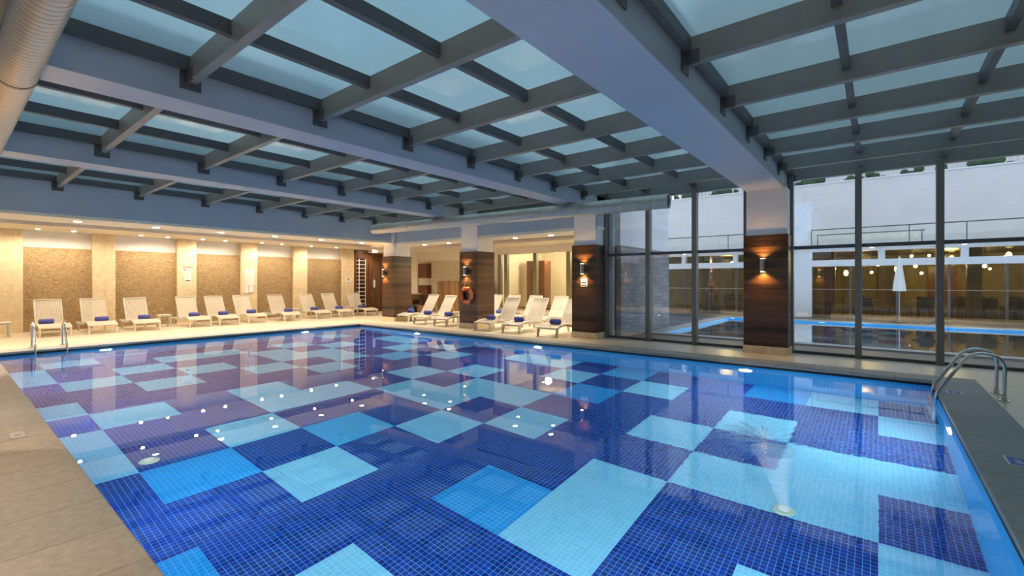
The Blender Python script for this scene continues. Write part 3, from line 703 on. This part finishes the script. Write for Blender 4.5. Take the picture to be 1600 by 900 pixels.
b.build('text_lines', INKG, t)
MB().ball((xf+.007, 7.99, 1.80), .016, 5).ball((xf+.007, 8.11, 1.76), .014, 5).build('red_marks', REDI, t)
fr = MB().box(xf+.006, xf+.016, 8.0, 8.21, 1.10, 1.38).build('framed_notice', INKG, t)
MB().box(xf+.016, xf+.018, 8.015, 8.195, 1.115, 1.365).build('paper', PAPER, fr)
t = thing('first_aid_notice', 'small white notice with a dark picture on the stone pier beside the wooden doors', 'sign', (xf, 12.55, 1.6))
MB().box(xf, xf+.006, 12.44, 12.70, 1.47, 1.70).build('plate', PAPER, t)
MB().box(xf+.006, xf+.009, 12.52, 12.60, 1.60, 1.72).build('picture', princ('brown_print', (.32, .2, .14), .6), t)
MB().box(xf+.006, xf+.008, 12.46, 12.68, 1.49, 1.52).build('text_lines', INKG, t)

# ------------------------------------------------------------------ depth plates on the deck
def plate(x, y, w, h, base, ink, label, s, rz):
    t = thing('depth_plate', label, 'sign', (x, y, .004))
    MB().box(x-w/2, x+w/2, y-h/2, y+h/2, .004, .008).build('border', PAPER if base is BLUEP else INKG, t)
    MB().box(x-w/2+.012, x+w/2-.012, y-h/2+.012, y+h/2-.012, .008, .0095).build('face', base, t)
    o = text('depth_text', s, .075, ink, t, (x, y, .0105), (0, 0, rz), .0005)
plate(.83, 8.86, .15, .26, BLUEP, PAPER, 'blue depth plate in the grey coping beside the right-hand ladder', '1.40', -PI/2)
plate(.94, 5.78, .15, .26, BLUEP, PAPER, 'blue depth plate in the grey coping nearest the viewer on the right', '1.40', -PI/2)
plate(-6.77, .50, .27, .12, princ('pale_plate', (.50, .46, .42), .4), INKG, 'pale metal depth plate in the brown coping at the left', '1.40', 0)

# ------------------------------------------------------------------ ladders
def bez(p0, p1, p2, n=6):
    return [tuple(Vector(p0)*(1-k/n)**2+Vector(p1)*2*(k/n)*(1-k/n)+Vector(p2)*(k/n)**2 for k in range(n+1))][0] if False else [Vector(p0)*(1-k/n)**2+Vector(p1)*2*(k/n)*(1-k/n)+Vector(p2)*(k/n)**2 for k in range(n+1)]
def ladder(xe, sgn, y0, y1, label):
    # xe pool edge, sgn +1: deck lies at +x
    t = thing('pool_ladder', label, 'pool ladder', (xe+sgn*.6, (y0+y1)/2, 0), 'stainless pool ladders')
    for y in (y0, y1):
        X = lambda a: xe+sgn*a
        P = [Vector((X(.63), y, .004))]
        P += bez((X(.635), y, .42), (X(.62), y, .60), (X(.44), y, .60), 8)
        P += bez((X(.43), y, .60), (X(.34), y, .60), (X(.26), y, .50), 5)
        P += bez((X(.05), y, .13), (X(-.02), y, .04), (X(-.03), y, -.10), 5)
        P += [Vector((X(-.04), y, -.5)), Vector((X(-.05), y, -1.25))]
        MB().tube(P, .021, 14).build('handrail', CHROME, t, smooth=True)
        MB().cyl(X(.63), y, 0.004, .014, .06, 20).cyl(X(.63), y, .014, .05, .028, 16).build('flange', CHROME, t, smooth=True)
    for k in range(4):
        z = -.22-.27*k; MB().box(xe-sgn*.085, xe-sgn*.01, y0+.02, y1-.02, z-.012, z+.012).build('tread', BRUSH, t, bevel=.005)
ladder(PX1, 1, 8.63, 9.14, 'curved stainless pool ladder at the right corner of the pool')
ladder(PX0, -1, 1.38, 1.90, 'stainless pool ladder at the far left in front of the first lounger')

# ------------------------------------------------------------------ sun loungers
def curve_pts(pts, n=6):
    out = []
    P = [pts[0]]+pts+[pts[-1]]
    for i in range(1, len(P)-2):
        for k in range(n):
            t = k/n; a, b_, c, d = P[i-1], P[i], P[i+1], P[i+2]
            out.append(tuple(.5*((2*b_[j])+(-a[j]+c[j])*t+(2*a[j]-5*b_[j]+4*c[j]-d[j])*t*t+(-a[j]+3*b_[j]-3*c[j]+d[j])*t**3) for j in range(2)))
    out.append(pts[-1]); return out
top = curve_pts([(0, .27), (.12, .30), (.32, .345), (.52, .345), (.74, .305), (1.0, .27), (1.3, .262), (1.6, .27), (1.9, .275)], 4)
def make_lounger():
    t = thing('sun_lounger', 'x', 'sun lounger')
    hw = .34
    for s in (-1, 1):
        b = MB(); y0, y1 = s*hw, s*(hw-.035)
        poly = [(x, z) for x, z in top]+[(x, z-(.055 if .1 < x < 1.85 else .04)) for x, z in top[::-1]]
        b.prism(poly, 'y', y0, y1); b.build('side_rail', RESIN, t, bevel=.008)
    # seat: perforated sheet following the curve
    st = [p for p in top if p[0] <= 1.25]
    b = MB(); w = hw-.033; vs = []; fs = []
    for x, z in st: vs += [(x, -w, z-.006), (x, w, z-.006), (x, -w, z-.02), (x, w, z-.02)]
    for i in range(len(st)-1):
        a = 4*i; fs += [(a, a+1, a+5, a+4), (a+2, a+6, a+7, a+3)]
    b.add(vs, fs); so = b.build('seat', PERF, t)
    me = so.data; uv = me.uv_layers.new(name='UVMap')
    for lp in me.loops: co = me.vertices[lp.vertex_index].co; uv.data[lp.index].uv = (co.x, co.y)
    MB().box(-.012, .03, -hw, hw, .225, .272).build('foot_rail', RESIN, t, bevel=.01)
    MB().box(1.87, 1.905, -hw, hw, .235, .277).build('head_rail', RESIN, t, bevel=.01)
    for x, dx in ((.07, -.05), (1.62, .07)):
        for s in (-1, 1):
            y0, y1 = s*(hw-.002), s*(hw-.05)
            b = MB(); b.prism([(x-.055, .26), (x+.06, .27), (x+dx+.025, 0), (x+dx-.02, 0)], 'y', y0, y1); b.build('leg', RESIN, t, bevel=.008)
    # backrest, slightly curved
    bk = curve_pts([(1.16, .275), (1.27, .44), (1.40, .66), (1.53, .86), (1.60, 1.0)], 4); w = .305
    b = MB(); vs = []; fs = []
    nx, nz = .86, -.5
    for x, z in bk: vs += [(x, -w+.03, z), (x, w-.03, z), (x+.012, -w+.03, z-.006), (x+.012, w-.03, z-.006)]
    for i in range(len(bk)-1):
        a = 4*i; fs += [(a, a+1, a+5, a+4), (a+2, a+6, a+7, a+3)]
    b.add(vs, fs); bo = b.build('backrest', PERF, t)
    me = bo.data; uv = me.uv_layers.new(name='UVMap')
    for lp in me.loops: co = me.vertices[lp.vertex_index].co; uv.data[lp.index].uv = (co.z*1.15, co.y)
    b = MB()
    for s in (-1, 1):
        b.tube([(x+.006, s*(w-.015), z) for x, z in bk], .019, 8)
    b.tube([(bk[-1][0]+.005, -w+.015, bk[-1][1]), (bk[-1][0]+.005, w-.015, bk[-1][1])], .02, 8).tube([(bk[0][0]+.005, -w+.015, bk[0][1]), (bk[0][0]+.005, w-.015, bk[0][1])], .019, 8)
    b.build('back_frame', RESIN, t, smooth=True)
    b = MB()
    for s in (-1, 1): b.tube([(1.42, s*.2, .66), (1.62, s*.24, .29)], .012, 6)
    b.tube([(1.62, -.25, .285), (1.62, .25, .285)], .012, 6); b.build('back_support', RESIN, t)
    return t
proto = make_lounger(); used = [False]
def place_lounger(x, y, rz, label, group):
    o = proto if not used[0] else copy_tree(proto)
    used[0] = True
    o.location = (x, y, 0); o.rotation_euler = (0, 0, rz); o['label'] = label; o['group'] = group
    return o
def spiral_towel():
    b = MB(); R = .072; n = 22; h = .155
    ring = [(R*math.cos(2*PI*k/n), R*math.sin(2*PI*k/n)*.9) for k in range(n)]
    vs = []; fs = []
    prof = [(-h, R*.86), (-h+.012, R), (h-.012, R), (h, R*.86)]
    b.tube([(0, p[0], 0) for p in prof], [p[1] for p in prof], n)
    sp = []
    for k in range(40): a = k*.42; r = .008+.0012*k; sp.append((r*math.cos(a), -h-.002, r*math.sin(a)))
    b.tube(sp, .003, 4)
    sp = [(p[0], h+.002, p[2]) for p in sp]; b.tube(sp, .003, 4)
    return b.build('rolled_towel', TOWEL, smooth=True)
tw = spiral_towel(); tused = [False]
def place_towel(x, y, z, rz, label, group):
    o = tw if not tused[0] else tw.copy()
    if tused[0]: C.objects.link(o)
    tused[0] = True
    o.location = (x, y, z); o.rotation_euler = (0, 0, rz); tag(o, label, 'towel', group)
LL = [(2.08, -18.12), (3.10, -18.13), (4.15, -18.05), (5.62, -18.12), (6.52, -18.12), (7.54, -18.28), (8.73, -18.0), (10.10, -18.12), (11.16, -18.16), (12.40, -18.1)]
toff = [-.12, .08, .05, .02, .02, .04, .12, -.05, .02, -.1]
for i, (y, x) in enumerate(LL):
    lab = 'cream sun lounger in the stone-wall row, %s from the left' % ORD[i]
    if i == 0: lab = 'cream resin sun lounger by the stone wall, first from the left, behind the ladder'
    if i == 9: lab = 'cream sun lounger in the stone-wall row, last one before the wooden doors'
    place_lounger(x, y, PI, lab, 'sun loungers along the stone wall')
    place_towel(x-.70+(.0 if i % 2 else .05), y+toff[i], .40, .25*math.sin(i*2.3), 'rolled blue towel on the stone-wall lounger, %s from the left' % ORD[i], 'rolled towels on the stone-wall loungers')
RR = [(-14.33, 11.18, 'leftmost, beside the corner pillar'), (-13.02, 10.90, 'second from the corner pillar'), (-11.86, 10.84, 'third from the corner pillar'),
      (-9.72, 10.66, 'first right of the lifebuoy pillar'), (-8.58, 10.66, 'middle of three left of the blue-notice pillar'), (-7.22, 10.58, 'next to the blue-notice pillar')]
for i, (x, y, w) in enumerate(RR):
    place_lounger(x, y, PI/2, 'beige front-row sun lounger, '+w, 'front row of sun loungers between the pillars')
    place_towel(x+.06, y+.36, .415, PI/2+.08*math.sin(i*1.7), 'rolled blue towel on the front-row lounger, '+w, 'rolled towels on the front-row loungers')
R2 = [(-12.3, 12.85, 'leftmost, behind the lifebuoy pillar'), (-11.35, 12.8, 'second from the left'), (-10.3, 12.8, 'third from the left'), (-9.15, 12.8, 'rightmost in view')]
for i, (x, y, w) in enumerate(R2):
    place_lounger(x, y, PI/2, 'sun lounger in the back row by the spa window, '+w, 'back row of sun loungers by the spa window')
    if i < 2: place_towel(x+.04, y+.62, .40, PI/2, 'rolled blue towel on the back-row lounger, '+w, 'rolled towels on the back row')

# side tables
def table(x, y, w, label):
    t = thing('side_table', label, 'table', (x, y, 0), 'cream resin side tables')
    MB().box(x-w, x+w, y-w, y+w, .375, .41).build('tabletop', RESIN, t, bevel=.012)
    MB().box(x-w+.03, x+w-.03, y-w+.02, y+w-.02, .34, .375).build('apron', RESIN, t)
    for sx in (-1, 1):
        for sy in (-1, 1): MB().box(x+sx*(w-.06)-.025, x+sx*(w-.06)+.025, y+sy*(w-.045)-.025, y+sy*(w-.045)+.025, 0, .36).build('leg', RESIN, t, bevel=.006)
table(-19.2, 1.05, .25, 'cream resin side table at the left edge beside the first lounger')
table(-19.3, 4.88, .2, 'cream resin side table between the third and fourth loungers from the left')
table(-19.3, 9.42, .2, 'cream resin side table between the seventh and eighth loungers from the left')
table(-19.0, 11.78, .2, 'cream resin side table beside the last lounger near the wooden doors')
table(-12.44, 12.3, .17, 'cream resin side table just left of the lifebuoy pillar')
t = thing('massage_bench', 'low walnut bench with a white mattress behind the loungers', 'bench', (-7.9, 14.3, 0))
MB().box(-8.7, -7.2, 13.9, 14.9, 0, .42).build('base', WENGV, t); MB().box(-8.72, -7.18, 13.88, 14.92, .42, .52).build('mattress', MATT, t, bevel=.03)

# ------------------------------------------------------------------ outdoors
MB().box(-9.5, -5.3, YG+.1, 40, -.15, -.02).box(-5.3, 16, YG+.1, 13.5, -.15, -.02).box(-5.3, 16, 21.8, 40, -.15, -.02).box(11.6, 16, 13.5, 21.8, -.15, -.02).build('ground', PAVE, kind='structure')
MB().box(-5.75, -5.55, YG+.1, 15.5, 0, 2.55).build('wall_wing_stone', GSTONE, kind='structure')
MB().box(-5.78, -5.57, YG+.1, 15.5, 2.55, 6.5).build('wall_wing', OUTW, kind='structure')
YF = 23.7
t = thing('restaurant_building', 'white restaurant building with dark glazed front beyond the glass wall', 'building', (0, YF, 0))
b = MB()
b.box(-14, 16, YF, YF+.3, 2.83, 3.0).box(-14, 16, YF, YF+.3, 2.2, 2.47).box(-3.9, -2.25, YF-.03, YF+.3, 0, 5.0)
for x0, x1 in ((-14, -9.9), (-8.85, -8.8), (-7.84, -7.65), (-5.42, -5.23), (.0, .22), (2.41, 2.62), (5.0, 5.2), (7.6, 7.8)): b.box(x0, x1, YF, YF+.3, 2.47, 2.83)
b.build('front_wall', ALUW, t)
MB().box(-14, 16, YF-.25, 26.75, 3.0, 3.08).build('floor_terrace', OUTW, kind='structure')
MB().box(-14, 16, 26.8, 27.1, 3.08, 6.28).build('wall_terrace', OUTW, kind='structure')
MB().box(-14, 16, 26.75, 27.15, 6.28, 6.34).build('trim_8', ALUW, kind='structure')
MB().box(-14, 16, 31.8, 32, 0, 3.0).build('wall_restaurant', OLIVE, kind='structure')
MB().box(-14, 16, YF+.3, 31.8, 2.95, 3.0).build('ceiling_restaurant', DARKW, kind='structure')
MB().box(-14, 16, YF+.3, 31.8, -.02, .0).build('floor_restaurant', DARKF, kind='structure')
for x in (-8.8, -7.7, -6.5, -5.3, -2.25, -.9, .6, 2.1, 3.6, 5.1, 6.6): MB().box(x-.04, x+.04, YF+.1, YF+.18, 0, 2.2).build('window_post', STEELD, t)
for a, c in ((-8.8, -3.9), (-2.25, 8.0)):
    MB().box(a, c, YF+.13, YF+.142, .02, 2.2).build('window_pane', GLASSI, t); MB().box(a, c, YF+.13, YF+.142, 2.47, 2.83).build('window_pane', GLASSI, t)
    MB().box(a, c, YF+.08, YF+.12, 1.21, 1.235).build('push_rail', BRUSH, t)
    MB().box(a, c, YF, YF+.2, 0, .1).build('window_sill', STEELD, t)
for x, m in ((-1.7, DOORW), (-7.0, DARKW), (6.6, DOORW), (2.9, DARKW)): MB().box(x-.2, x+.2, YF+1.2, YF+1.6, 0, 2.95).build('wall_restaurant_pillar', m, kind='structure')
for i in range(9):
    x = -8+2.0*i; MB().box(x, x+1.1, 31.7, 31.8, .4, 2.3).build('wall_restaurant_panel', [OLIVE, DARKW, DOORW][i % 3], kind='structure')
for i, (a, c) in enumerate(((-8.8, -3.95), (-2.25, 9.0))):
    t = thing('glass_balustrade', 'glass balustrade with dark handrail on the terrace, %s stretch' % ['left', 'right'][i], 'balustrade', (a, YF-.1, 3.0), 'terrace balustrades')
    MB().box(a, c, YF-.14, YF-.08, 3.75, 3.79).build('handrail', STEELD, t); MB().box(a, c, YF-.115, YF-.105, 3.08, 3.75).build('glass', GLASSI, t)
    n = int((c-a)/1.6)
    for k in range(n+1): MB().box(a+k*1.6-.015, a+k*1.6+.015, YF-.13, YF-.09, 3.08, 3.75).build('post', STEELD, t)
t = thing('awning', 'rolled crumpled white awning on the terrace behind the balustrade', 'awning', (-.4, 25.0, 3.4))
b = MB(); n = 24
top_ = [(-2.1+k*3.4/n, 25+.05*math.sin(k*1.7), 3.62+.02*math.sin(k*.9)) for k in range(n+1)]; bot = [(-2.1+k*3.4/n, 24.9+.08*math.sin(k*2.3), 3.36+.03*math.sin(k*1.3)) for k in range(n+1)]
b.add(top_+bot+[(p[0], p[1]+.06, p[2]) for p in top_+bot], [(k, k+1, n+2+k, n+1+k) for k in range(n)]+[(2*n+2+k, 3*n+3+k, 3*n+4+k, 2*n+3+k) for k in range(n)]+[(k, 2*n+2+k, 2*n+3+k, k+1) for k in range(n)]+[(n+1+k, n+2+k, 3*n+4+k, 3*n+3+k) for k in range(n)])
b.build('canvas', FABW, t, smooth=True); MB().tube([(-2.2, 25.03, 3.66), (1.5, 25.03, 3.66)], .025, 8).build('rod', STEELD, t)
MB().cyl(-2.15, 25.03, 3.08, 3.66, .02, 8).build('post', STEELD, t); MB().cyl(1.4, 25.03, 3.08, 3.66, .02, 8).build('post', STEELD, t)
# closed parasol outside the restaurant
t = thing('closed_parasol', 'closed white parasol standing outside the restaurant windows', 'parasol', (.62, 22.3, 0))
MB().cyl(.62, 22.3, .05, 2.5, .02, 10).build('pole', BRUSH, t); MB().cyl(.62, 22.3, -.02, .06, .22, 20).build('base', DKCH, t)
n = 16; b = MB(); pr = [(2.5, .015), (2.35, .05), (1.9, .10), (1.45, .15), (1.2, .17)]
vs = []; fs = []
for z, r in pr:
    for k in range(n): rr = r*(1+.25*(k % 2)); vs.append((.62+rr*math.cos(2*PI*k/n), 22.3+rr*math.sin(2*PI*k/n), z))
for j in range(len(pr)-1):
    for k in range(n): fs.append((j*n+k, (j+1)*n+k, (j+1)*n+(k+1) % n, j*n+(k+1) % n))
b.add(vs, fs).build('canopy', FABW, t)
# restaurant lamps
lamps = []
for k in range(40):
    x = -2.0+k*.27+random.uniform(-.2, .2); y = random.uniform(24.6, 31); z = random.choice([2.66, 2.5, 2.15, 1.98, 2.3])
    lamps.append((x, y, z))
for k in range(6): lamps.append((-8+.8*k, random.uniform(25, 30), random.choice([2.6, 2.0])))
lp = None
for i, (x, y, z) in enumerate(lamps):
    big = i % 7 == 3
    t = thing('pendant_lamp', 'small warm pendant lamp in the restaurant, one of the scattered lights above the tables', 'lamp', (x, y, 2.95), 'warm pendant lamps in the restaurant')
    MB().ball((x, y, z), .045+.03*((i*7) % 5)/4 if not big else .10, 6, 1.0 if not big else 1.5).build('bulb', WARM if not big else WARMY, t)
    MB().cyl(x, y, z+.06, 2.95, .006, 5).build('cord', DKCH, t)
for x, y in ((-6.5, 27), (-.5, 26), (2.5, 28.5), (5.5, 26), (8, 29)): light('POINT', 'restaurant_light', (x, y, 2.5), 150, (1, .68, .25), shadow_soft_size=.3)
# restaurant tables and chairs
def mk_table():
    t = thing('dining_table', 'dark dining table inside the restaurant', 'table', (0, 0, 0), 'restaurant tables')
    MB().box(-.4, .4, -.4, .4, .72, .75).build('tabletop', DKCH, t); MB().cyl(0, 0, .03, .72, .035, 10).build('leg', STEELD, t); MB().cyl(0, 0, 0, .03, .22, 16).build('base', STEELD, t); return t
def mk_chair():
    t = thing('dining_chair', 'dark dining chair inside the restaurant', 'chair', (0, 0, 0), 'restaurant chairs')
    MB().box(-.21, .21, -.21, .21, .43, .47).build('seat', DKCH, t, bevel=.01); MB().box(-.21, .21, .19, .22, .5, .9).build('backrest', DKCH, t, bevel=.01)
    for sx in (-.19, .19):
        for sy in (-.19, .19): MB().cyl(sx, sy, 0, .43, .014, 6).build('leg', DKCH, t)
    return t
mt, mc = mk_table(), mk_chair(); first = True
for i, (x, y) in enumerate([(-.4, 25.2), (1.5, 25.4), (3.4, 26.4), (4.9, 25.6), (.6, 27.5), (2.7, 27.6), (4.6, 28.0), (6.6, 27.2), (-6.2, 26.9), (-4.6, 25.4)]):
    o = mt if first else copy_tree(mt); o.location = (x, y, 0)
    for j, (dx, dy, rz) in enumerate([(0, .62, 0), (0, -.62, PI), (.62, 0, -PI/2), (-.62, 0, PI/2)]):
        c = mc if (first and j == 0) else copy_tree(mc); c.location = (x+dx, y+dy, 0); c.rotation_euler = (0, 0, rz)
    first = False
# terrace planting and fence above the white wall
t = thing('boundary_fence', 'grey picket fence above the top of the white outdoor wall', 'fence', (0, 28.2, 6.2))
MB().box(-14, 16, 28.25, 28.3, 6.3, 6.38).box(-14, 16, 28.25, 28.3, 7.1, 7.16).build('rails', STEELD, t)
b = MB()
for k in range(150): b.box(-14+k*.2, -14+k*.2+.09, 28.2, 28.25, 6.2, 7.3)
b.build('pickets', BRUSH, t, kind='stuff'); MB().box(-14, 16, 27.15, 29, 6.0, 6.2).build('floor_upper_garden', OUTW, kind='structure')
for i in range(9):
    x = -11+i*2.1; b = MB()
    for k in range(16): b.ball((x+random.uniform(-.7, .7), 27.7+random.uniform(-.25, .25), 6.3+random.uniform(0, .35)), random.uniform(.12, .24), 5)
    tag(b.build('shrub', LEAFY), 'low dark green shrub on top of the white wall, %s from the left' % ORD[i], 'shrub', 'shrubs in front of the picket fence')
# hotel block above
t = thing('hotel_block', 'tall pale hotel block seen blurred through the frosted roof', 'building', (4, 38, 0))
MB().box(-12, 24, 38, 44, 0, 26).build('wall', TOWERM, t)
for f in range(6):
    for k in range(9):
        x = -11+k*3.9; z = 5+f*3.4
        w = MB().box(x, x+2.6, 37.95, 38.02, z, z+2.2).build('window', TGLASS, t)
    MB().box(-12, 24, 36.9, 38, 4.6+f*3.4, 4.8+f*3.4).box(-12, 24, 36.9, 36.98, 4.8+f*3.4, 5.7+f*3.4).build('balcony', OUTW, t)
# outdoor pool, widened to stand in for the indoor pool mirrored in the glass
ox0, ox1, oy0, oy1 = -5.1, 11.4, 13.7, 21.6
for q in ((ox0-.2, ox0, oy0-.2, oy1+.2), (ox1, ox1+.2, oy0-.2, oy1+.2), (ox0, ox1, oy0-.2, oy0), (ox0, ox1, oy1, oy1+.2)): MB().box(*q, -1.4, -.03).build('wall_outdoor_pool', wtx, kind='structure')
b = MB(); rr = random.Random(3)
for i in range(18):
    for j in range(9):
        X, Y = ox0+i*S, oy0+j*S; X1, Y1 = min(X+S, ox1), min(Y+S, oy1)
        if X1 > X and Y1 > Y: b.add([(X, Y, -1.2), (X1, Y, -1.2), (X1, Y1, -1.2), (X, Y1, -1.2)], [(0, 1, 2, 3)], rr.choice([0, 1, 1, 2, 2, 3]))
b.build('floor_outdoor_pool', fm, kind='structure')
b = MB().box(ox0-.4, ox1+.4, oy0-.4, oy0, -.03, .02).box(ox0-.4, ox0, oy0, oy1, -.03, .02).box(ox1, ox1+.4, oy0, oy1, -.03, .02).box(ox0-.4, ox1+.4, oy1, oy1+.4, -.03, .02); b.build('trim_7', COPR, kind='structure')
tag(MB().add([(ox0, oy0, -.08), (ox1, oy0, -.08), (ox1, oy1, -.08), (ox0, oy1, -.08)], [(0, 1, 2, 3)]).build('outdoor_pool_water', WATER), 'blue outdoor pool water, widened to imitate the indoor pool mirrored in the glass wall', 'water', kind='stuff')
for k, x in enumerate((-3.6, -.6, 2.4, 5.4, 8.4)): pool_lamp((x, oy1-.001, -.5), (0, -1, 0), 'added underwater lamp bluing the outdoor pool beyond the glass, %s from the left' % ORD[k], 420)  # lamps on both long sides added to make the outdoor water bluer
for k, x in enumerate((-2.1, 2.4, 7.0)): pool_lamp((x, oy0+.001, -.5), (0, 1, 0), 'added underwater lamp bluing the outdoor pool from its near wall, %s from the left' % ORD[k], 420)

# ------------------------------------------------------------------ world
w = bpy.data.worlds.new('dusk'); bpy.context.scene.world = w; w.use_nodes = True; nt = w.node_tree; nt.nodes.clear()
out = nt.nodes.new('ShaderNodeOutputWorld'); bg = nt.nodes.new('ShaderNodeBackground')
tc = N(nt, 'ShaderNodeTexCoord'); sp = N(nt, 'ShaderNodeSeparateXYZ'); L(nt, tc.outputs['Generated'], sp.inputs[0])
r = N(nt, 'ShaderNodeValToRGB'); r.color_ramp.elements[0].position = .0; r.color_ramp.elements[0].color = (.50, .56, .64, 1); r.color_ramp.elements[1].position = .9; r.color_ramp.elements[1].color = (.20, .33, .48, 1)
L(nt, sp.outputs['Z'], r.inputs['Fac'])
mp = N(nt, 'ShaderNodeMapping'); mp.inputs['Scale'].default_value = (1, 1, 2.2); L(nt, tc.outputs['Generated'], mp.inputs['Vector'])
nz = N(nt, 'ShaderNodeTexNoise', Scale=2.2, Detail=5.0, Roughness=.62); L(nt, mp.outputs[0], nz.inputs['Vector'])
r2 = N(nt, 'ShaderNodeValToRGB'); r2.color_ramp.elements[0].position = .47; r2.color_ramp.elements[1].position = .60; L(nt, nz.outputs['Fac'], r2.inputs['Fac'])
mx = N(nt, 'ShaderNodeMix', data_type='RGBA'); L(nt, r2.outputs['Color'], mx.inputs['Factor']); L(nt, r.outputs['Color'], mx.inputs['A']); mx.inputs['B'].default_value = (.95, .98, 1.05, 1)
L(nt, mx.outputs['Result'], bg.inputs['Color']); bg.inputs['Strength'].default_value = 2.5
L(nt, bg.outputs[0], out.inputs[0])

# ------------------------------------------------------------------ camera
cam = bpy.data.cameras.new('camera'); co = bpy.data.objects.new('camera', cam); C.objects.link(co)
cam.sensor_width = 36; cam.lens = 36*716.4/1600; cam.shift_y = -9.9/1600; cam.clip_end = 200
co.location = (0, 0, 1.55); co.rotation_euler = (PI/2, 0, .6737)
sc = bpy.context.scene; sc.camera = co
sc.view_settings.view_transform = 'Standard'; sc.view_settings.look = 'None'; sc.view_settings.gamma = 1; sc.view_settings.exposure = 0.0
sc.view_settings.use_curve_mapping = False
